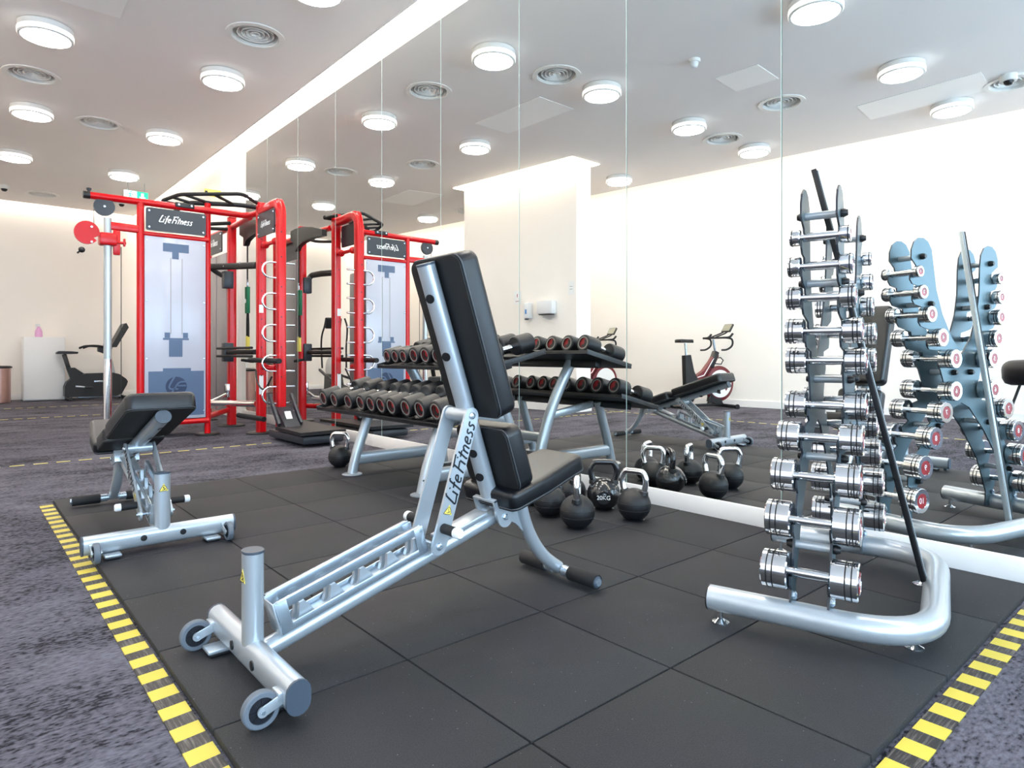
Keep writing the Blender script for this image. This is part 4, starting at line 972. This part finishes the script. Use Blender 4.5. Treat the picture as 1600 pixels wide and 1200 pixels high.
# step platform with bracket
pl_ = B(MB().prism([(-5.56, 2.345), (-5.60, 2.80), (-6.66, 2.84), (-6.20, 2.36)], (0, 0, 0), (1, 0, 0), (0, 1, 0), .095, .125), 'step_platform', 'rubber', flat=True)
B(MB().box((-6.02, 2.58, .045), (.85, .40, .075), .02), 'platform_base', 'slate', pl_)
B(MB().prism([(-6.30, .12), (-6.10, .12), (-6.34, .30), (-6.44, .30)], (0, 2.50, 0), (1, 0, 0), (0, 0, 1), -.075, .075), 'platform_bracket', 'slate')
for y in (2.39, 2.61): B(MB().bar((-6.18, y, .14), (-6.44, y, .42), .03, .05, .008), 'bracket_arm', 'slate')
B(MB().prism([(-.03, -.045), (.03, -.045), (.03, .045), (-.03, .045)], (-6.235, 2.50, .222), (0, 1, 0), V(-.63, 0, .76), -.0, .012), 'sticker', 'letter', flat=True)

# suspension trainer hanging from the rig
st = thing('suspension_strap', (-7.745, 2.62, 2.10), 0, 'black hanging suspension strap with green sleeve and yellow foot loops', 'exercise strap')
B(MB().box((-7.745, 2.62, 1.88), (.035, .006, .42)), 'strap', 'webbing', st)
B(MB().box((-7.745, 2.62, 1.66), (.03, .012, .09), .004), 'carabiner', 'zinc', st)
q = MB(); q.box((-7.73, 2.615, 1.46), (.085, .035, .31), .006); gs = B(q, 'green_sleeve', 'green', st)
B(MB().lathe([(0, 0), (.026, 0), (.026, .001), (0, .001)], (-7.75, 2.597, 1.45), (0, -1, 0), 20), 'sleeve_badge', 'letter', gs)
for s in (-1, 1):
    B(MB().tube(smooth_path([(-7.735+s*.012, 2.62, 1.31), (-7.735+s*.024, 2.62, 1.18), (-7.735+s*.026, 2.62, 1.03)], 5), prof=race(.006, .022, 3), up=V(0, 1, 0)), 'strap', 'webbing', st)
    B(MB().tube([(-7.735+s*.022, 2.62, 1.04), (-7.735+s*.026, 2.62, .90), (-7.735+s*.024, 2.62, .86)], prof=race(.008, .032, 3), up=V(0, 1, 0)), 'foot_loop', 'yellow', st)
    B(MB().cyl((-7.735+s*.035-.04, 2.57, .76), (-7.735+s*.035+.02, 2.67, .74), .016, 12), 'foam_handle', 'foam', st)
# wall signs and far objects
t = thing('wall_sign', (-9.6, 2.77, 3.09), 0, 'small yellow sign with a dark symbol projecting from the wall above the red rig', 'sign')
B(MB().box((-9.6, 2.77, 3.09), (.012, .22, .10), .002), 'plate', 'warn', t); B(MB().box((-9.593, 2.685, 3.085), (.003, .035, .055)), 'symbol', 'ink', t, flat=True)
t = thing('exit_sign', (-11.95, 2.26, 3.63), R(0), 'green and white illuminated exit sign hanging from the ceiling', 'exit sign')
B(MB().box((-11.95, 2.27, 3.405), (.02, .345, .15), .003), 'white_panel', 'exitwhite', t)
B(MB().box((-11.938, 2.36, 3.405), (.004, .16, .148)), 'green_field', 'exitgreen', t, flat=True)
B(MB().prism([(-.05, -.01), (0, -.055), (.05, -.01), (.02, -.01), (.02, .05), (-.02, .05), (-.02, -.01)], (-11.9355, 2.36, 3.405), (0, 1, 0), (0, 0, 1), 0, .002), 'arrow', 'exitwhite', t, flat=True)
q = MB(); q.strokes([[(-.02, .04), (-.01, .0), (-.03, -.05)], [(-.01, .0), (.02, -.04)], [(-.05, .01), (0, .03), (.03, .0)]], (-11.937, 2.195, 3.405), (0, 1, 0), (0, 0, 1), 1, .007, .1); q.sphere((-11.937, 2.195, 3.462), .012, 8); B(q, 'running_figure', 'exitgreen', t)
for y in (2.15, 2.39): B(MB().cyl((-11.95, y, 3.48), (-11.95, y, 3.63), .004, 8), 'suspension_rod', 'zinc', t)
# waste bin, white cabinet, spray bottle
t = thing('waste_bin', (-14.35, .62, ZF), 0, 'rose-steel cylindrical waste bin at the left edge by the far wall', 'bin')
B(MB().lathe([(0, .002), (.165, .002), (.17, .01), (.17, .60), (.165, .602), (.16, .60), (.158, .05), (0, .05)], (-14.35, .62, ZF), (0, 0, 1), 32), 'body', 'copper', t, ang=30)
B(MB().lathe([(.155, .60), (.19, .605), (.19, .63), (.16, .645), (.12, .645), (.12, .62), (.155, .60)], (-14.35, .62, ZF), (0, 0, 1), 32, caps=False), 'rim', 'black', t)
t = thing('waste_bin', (-9.6, 2.68, ZF), 0, 'rose-steel waste bin behind the suspension strap by the mirror', 'bin')
B(MB().lathe([(0, .002), (.165, .002), (.17, .01), (.17, .60), (.165, .602), (.16, .60), (.158, .05), (0, .05)], (-9.6, 2.68, ZF), (0, 0, 1), 32), 'body', 'copper', t, ang=30)
B(MB().lathe([(.155, .60), (.19, .605), (.19, .63), (.16, .645), (.12, .645), (.12, .62), (.155, .60)], (-9.6, 2.68, ZF), (0, 0, 1), 32, caps=False), 'rim', 'black', t)
t = thing('cabinet', (-14.65, 1.28, ZF), 0, 'plain white cabinet against the far wall between the bin and the bike', 'cabinet')
B(MB().box((-14.70, 1.28, .585+ZF), (.50, .62, 1.15), .006), 'carcass', 'white', t); B(MB().box((-14.445, 1.28, .585+ZF), (.018, .60, 1.12), .004), 'door', 'white', t)
t = thing('spray_bottle', (-14.55, 1.20, 1.142), 0, 'small spray bottle with pink liquid standing on the white cabinet', 'spray bottle')
B(MB().lathe([(0, 0), (.055, 0), (.06, .02), (.055, .11), (.025, .17), (.02, .19), (0, .19)], (-14.55, 1.20, 1.142), (0, 0, 1), 20), 'bottle', 'bottlepink', t)
B(MB().box((-14.55, 1.185, 1.355), (.03, .07, .05), .008).box((-14.55, 1.16, 1.32), (.012, .012, .05), .003), 'trigger_head', 'white', t)

# ------------------------------------------------------------------ upright exercise bike by the far wall (faces +Y)
ub = thing('exercise_bike', (-14.25, 2.05, ZF), 0, 'black upright exercise bike with console standing by the far wall', 'exercise bike')
def ubp(poly, x0, x1, nm, m_, bev=True):
    q = MB(); q.prism(poly, (0, 0, 0), (0, 1, 0), (0, 0, 1), x0, x1); return q.build(nm, m_, ub)
ol = [(-.50, .08), (-.50, .26), (-.47, .34), (-.40, .40), (-.30, .44), (-.18, .49), (.26, .50), (.36, .47), (.47, .38), (.50, .33), (.48, .26), (.40, .10), (.30, .06), (-.44, .06)]
sh = ubp(ol, -.11, .11, 'shroud', 'black')
q = MB(); q.prism([(-.40, .38), (-.47, .60), (-.34, .60), (-.20, .49), (-.25, .42)], (0, 0, 0), (0, 1, 0), (0, 0, 1), -.06, .06); q.build('seat_stem_cover', 'black', ub)
q = MB(); q.bar((0, -.42, .55), (0, -.50, .85), .045, .07, .01); q.build('seat_post', 'black', ub)
q = MB(); q.prism([(-.62, 0), (-.40, -.0), (-.30, .005), (-.29, .04), (-.38, .05), (-.58, .055), (-.62, .03)], (0, 0, .85), (0, 1, 0), (0, 0, 1), -.09, .09); q.build('saddle', 'vinyl', ub)
q = MB(); q.bar((0, .26, .48), (0, .17, .92), .06, .10, .015); q.build('console_mast', 'silver', ub)
q = MB(); q.prism([(.02, .90), (.12, .86), (.24, .93), (.26, 1.0), (.02, 1.0)], (0, 0, 0), (0, 1, 0), (0, 0, 1), -.06, .06); q.build('mast_head', 'black', ub)
q = MB(); q.prism([(.20, .98), (.30, .98), (.50, 1.36), (.46, 1.44), (.42, 1.42), (.24, 1.05)], (0, 0, 0), (0, 1, 0), (0, 0, 1), -.19, .19); cs = q.build('console', 'black', ub)
for s in (-1, 1):
    q = MB(); q.tube(smooth_path([(s*.08, .12, .98), (s*.20, .0, 1.0), (s*.24, -.14, 1.0), (s*.22, -.24, .96)], 5), r=.02, seg=10); q.build('handlebar', 'foam', ub)
    q = MB(); q.tube(smooth_path([(s*.10, .14, 1.0), (s*.13, .16, 1.1), (s*.12, .22, 1.2)], 4), r=.018, seg=10); q.build('upper_grip', 'foam', ub)
    q = MB(); q.bar((s*.125, -.34, .26), (s*.125, -.18, .24), .02, .03, .006); ck = q.build('crank', 'silver', ub)
    q = MB(); q.box((s*.18, -.14, .24), (.10, .12, .03), .008); q.build('pedal', 'black', ck)
q = MB(); q.box((.112, .02, .34), (.003, .14, .03), .001); q.build('side_emblem', 'zinc', ub)
for y, nm in ((-.42, 'rear_stabiliser'), (.42, 'front_stabiliser')):
    q = MB(); q.cyl((-.28, y, .035), (.28, y, .035), .034, 16); so = q.build(nm, 'black', ub)
q = MB(); q.bar((0, -.3, .05), (0, .44, .05), .05, .03, .006); q.build('floor_beam', 'zinc', ub)

# ------------------------------------------------------------------ indoor racing bikes seen in the mirror (local: +X forwards)
def spin(loc, rz, label):
    t = thing('spin_bike', loc, rz, label, 'exercise bike', 'spin bikes along the long wall'); t.scale = (1.06, 1.12, 1.06)
    for x, w_ in ((-.42, .26), (.38, .28)):
        q = MB(); q.cyl((x, -w_, .035), (x, w_, .035), .026, 14); st_ = q.build('stabiliser', 'black', t)
        for s in (-1, 1): MB().cyl((x, s*w_, .035), (x, s*(w_+.02), .035), .036, 14).build('roller', 'foam', st_)
    MB().bar((-.42, 0, .05), (.38, 0, .05), .05, .04, .01).build('floor_beam', 'black', t)
    # flywheel disc with guard
    q = MB(); q.lathe([(0, -.035), (.20, -.035), (.262, -.02), (.27, 0), (.262, .02), (.20, .035), (0, .035)], (.30, 0, .36), (0, 1, 0), 40); fw_ = q.build('flywheel_guard', 'spinred', t)
    for s in (-1, 1):
        q = MB(); q.ring((.30, s*.0355, .36), (0, s, 0), .165, .185, .006, 36); q.build('white_rim', 'letter', fw_)
        q = MB(); q.lathe([(0, 0), (.205, 0), (.205, .004), (0, .004)], (.30, s*.0358, .36), (0, s, 0), 36); q.build('white_disc', 'letter', fw_)
        for a0 in (-2.35, -.8):
            pl3 = [(.30 + .05*math.cos(a0+.35), .36+.03*math.sin(a0+.35))] + [(.30+.15*math.cos(a0+.8*i/4), .36+.15*math.sin(a0+.8*i/4)) for i in range(5)]
            q = MB(); q.prism(pl3, (0, s*.041, 0), (1, 0, 0), (0, 0, 1), -.002, .002); q.build('dark_sector', 'spinred' if a0 > -1 else 'black', fw_)
    q = MB(); q.prism([(.10, .10), (.24, .06), (.36, .06), (.30, .20), (.14, .30)], (0, 0, 0), (1, 0, 0), (0, 0, 1), -.03, .03); q.build('wheel_mount', 'black', t)
    # V frame
    q = MB(); q.prism([(-.30, .10), (-.20, .10), (-.16, .40), (-.10, .50), (.0, .56), (.13, .70), (.20, .80), (.28, .78), (.10, .47), (-.02, .38), (-.10, .30)], (0, 0, 0), (1, 0, 0), (0, 0, 1), -.035, .035); fr_ = q.build('frame', 'spinred', t)
    q = MB(); q.prism([(-.33, .50), (-.34, .78), (-.24, .79), (-.18, .55), (-.12, .44), (-.20, .10), (-.31, .10)], (0, 0, 0), (1, 0, 0), (0, 0, 1), -.04, .04); q.build('seat_tube', 'black', t)
    q = MB(); q.bar((.14, 0, .60), (.25, 0, .84), .085, .075, .012); q.build('head_tube', 'black', t)
    for s in (-1, 1): MB().tube([(-.12, s*.037, .46), (.0, s*.037, .49), (.18, s*.037, .74)], r=.007, seg=6).build('white_stripe', 'letter', fr_)
    MB().cyl((-.29, 0, .76), (-.31, 0, .96), .017, 14).build('seat_post', 'zinc', t)
    q = MB(); q.cushion([(.15, .0), (.13, .022), (.02, .03), (-.08, .075), (-.13, .07), (-.15, .0), (-.13, -.07), (-.08, -.075), (.02, -.03), (.13, -.022)], (-.31, 0, .965), (1, 0, 0), (0, 1, 0), .05, .018); q.build('saddle', 'vinyl', t)
    MB().cyl((.24, 0, .82), (.20, 0, 1.02), .017, 14).build('handlebar_post', 'zinc', t)
    q = MB(); q.cyl((.20, -.21, 1.04), (.20, .21, 1.04), .014, 12); hbr = q.build('handlebar', 'foam', t)
    for s in (-1, 1):
        MB().tube(smooth_path([(.20, s*.21, 1.04), (.30, s*.22, 1.05), (.36, s*.22, 1.10)], 4), r=.016, seg=10).build('brake_hood', 'foam', hbr)
        MB().tube(smooth_path([(.22, s*.21, 1.04), (.34, s*.22, 1.02), (.35, s*.22, .93), (.26, s*.22, .87), (.16, s*.22, .86)], 5), r=.014, seg=10).build('drop_bar', 'foam', hbr)
        MB().tube([(.20, s*.05, 1.05), (.38, s*.05, 1.11), (.44, s*.04, 1.14)], r=.011, seg=8).build('aero_bar', 'foam', hbr)
    q = MB(); q.box((.47, 0, 1.19), (.03, .18, .14), .012, Matrix.Rotation(R(32), 3, 'Y')); cn = q.build('console', 'black', t)
    MB().box((.4565, 0, 1.1985), (.002, .15, .11), 0, Matrix.Rotation(R(32), 3, 'Y')).build('screen', 'screen', cn)
    for s in (-1, 1):
        MB().bar((-.03, s*.07, .32), (-.03+s*.12, s*.07, .26), .02, .028, .005).build('crank', 'zinc', t)
        MB().box((-.03+s*.14, s*.13, .255), (.10, .09, .03), .008).build('pedal', 'black', t)
    MB().tube([(.24, .0, .74), (.31, .03, .75), (.35, .04, .71), (.32, .03, .65), (.22, .0, .66)], r=.009, seg=8).build('bottle_cage', 'black', t)
    return t
spin((-5.66, -3.0, ZF), R(-72), 'red and black spin bike with white wheel disc, behind the low bench in the mirror')
spin((-7.75, -2.72, ZF), R(-80), 'red and black spin bike partly hidden behind the dumbbell rack in the mirror')

# ------------------------------------------------------------------ cross trainer and treadmill seen in the mirror
def P3(poly, x0, x1, nm, m_, par, dx=(1, 0, 0)):
    q = MB(); q.prism(poly, (0, 0, 0), (1, 0, 0), (0, 0, 1), x0, x1); return q.build(nm, m_, par)
ct = thing('cross_trainer', (-12.6, -.3, ZF), R(10), 'black cross trainer with white drive housing, seen in the mirror through the red rig', 'cross trainer')
MB().lathe([(0, -.09), (.26, -.09), (.30, -.05), (.30, .05), (.26, .09), (0, .09)], (-.55, 0, .50), (0, 1, 0), 32).build('drive_housing', 'white', ct)
P3([(-.75, .05), (.75, .05), (.70, .12), (-.2, .20), (-.3, .42), (-.7, .42)], -.14, .14, 'base', 'black', ct)
MB().bar((-.60, 0, .30), (-.50, 0, 1.45), .07, .09, .015).build('mast', 'silver', ct)
MB().box((-.50, 0, 1.52), (.08, .34, .24), .02, Matrix.Rotation(R(20), 3, 'Y')).build('console', 'black', ct)
for s in (-1, 1):
    MB().tube(smooth_path([(-.42, s*.26, .55), (-.46, s*.27, 1.0), (-.40, s*.27, 1.25), (-.30, s*.24, 1.45), (-.34, s*.20, 1.62)], 5), r=.018, seg=10).build('swing_handle', 'foam', ct)
    MB().bar((-.80, s*.22, .45+s*.06), (.55, s*.22, .26-s*.04), .05, .05, .01).build('pedal_arm', 'black', ct)
    MB().box((.30, s*.22, .33-s*.03), (.38, .14, .035), .01).build('foot_plate', 'rubber', ct)
tm = thing('treadmill', (-10.62, -.75, ZF), R(-86), 'black treadmill beyond the partition, seen in the mirror left of the bench back', 'treadmill')
MB().box((0, 0, .14), (1.9, .80, .20), .03).build('deck', 'black', tm)
MB().box((-.05, 0, .245), (1.5, .52, .012), .003).build('belt', 'rubber', tm)
MB().box((.80, 0, .30), (.40, .78, .20), .05).build('motor_cover', 'slate', tm)
for s in (-1, 1):
    MB().bar((.80, s*.38, .25), (.62, s*.38, 1.15), .06, .09, .015).build('upright', 'black', tm)
    MB().tube(smooth_path([(.66, s*.38, 1.10), (.40, s*.38, 1.02), (.10, s*.38, .98)], 4), r=.022, seg=10).build('handrail', 'foam', tm)
MB().box((.66, 0, 1.10), (.22, .84, .16), .03).build('console_base', 'black', tm)
tc_ = MB().box((.70, 0, 1.36), (.06, .58, .34), .02, Matrix.Rotation(R(15), 3, 'Y')).build('console', 'slate', tm)
MB().box((.668, 0, 1.36), (.004, .48, .26), 0, Matrix.Rotation(R(15), 3, 'Y')).build('screen', 'screen', tc_)
# padded seat near the right edge of the mirror image
ch = thing('padded_seat', (-1.25, -1.9, ZF), R(20), 'black padded seat on thin slanted legs at the right edge, seen in the mirror', 'seat')
q = MB(); q.cushion([(x_, y_) for x_, y_ in rrect(.66, .60, .2, 6)], (0, 0, .56), (1, 0, .05), (0, 1, 0), .24, .09, bot=.8); q.build('cushion', 'vinyl', ch, ang=60)
q = MB(); q.cushion([(x_, y_) for x_, y_ in rrect(.56, .40, .14, 6)], (.20, 0, .86), (0, 1, 0), (.15, 0, 1), .13, .04, bot=.8); q.build('backrest', 'vinyl', ch, ang=60)
for sx in (-1, 1):
    for sy in (-1, 1): MB().cyl((sx*.30, sy*.26, 0), (sx*.16, sy*.16, .575), .012, 10).build('leg', 'black', ch)
# dispensers and notices on the partition (front face looks along BN2)
pu_ = V(-1, .107, 0).normalized(); pn = V(.107, 1, 0).normalized()
def on_part(x, z, off=.0): return V(x, yp(x), z) + pn*(off+.004)
def wall_thing(name, x, z, lab, cat):
    t = thing(name, on_part(x, z), math.atan2(-.107, 1), lab, cat); return t      # local +Y out of the wall, +X along it
t = wall_thing('soap_dispenser', -7.35, 1.50, 'white soap dispenser with blue drop window on the partition wall, left of the towel box', 'soap dispenser')
MB().box((0, .055, 0), (.115, .11, .25), .025).build('housing', 'white', t); MB().box((0, .112, -.02), (.030, .003, .07), .001).build('blue_window', 'bluewin', t); MB().box((0, .09, -.135), (.05, .05, .02), .005).build('nozzle', 'capgrey', t)
t = wall_thing('towel_dispenser', -6.98, 1.53, 'white paper towel dispenser with dark slot on the partition wall', 'towel dispenser')
MB().box((0, .06, 0), (.30, .12, .20), .02).build('housing', 'white', t); MB().box((0, .06, -.105), (.24, .09, .016), .004).build('paper_slot', 'black', t)
t = wall_thing('wall_notice', -7.62, 1.72, 'small white paper notice with a red mark on the partition wall', 'notice')
MB().box((0, .003, 0), (.15, .004, .21)).build('paper', 'letter', t, flat=True); MB().box((0, .006, .03), (.012, .002, .05)).box((0, .006, -.06), (.07, .002, .008)).build('print', 'redbadge', t, flat=True)
t = wall_thing('wall_notice', -6.56, 1.80, 'pale narrow notice near the right edge of the partition wall', 'notice')
MB().box((0, .003, 0), (.10, .004, .20)).build('paper', 'letter', t, flat=True); MB().box((0, .006, .02), (.05, .002, .006)).box((0, .006, -.02), (.05, .002, .006)).build('print', 'greyring', t, flat=True)
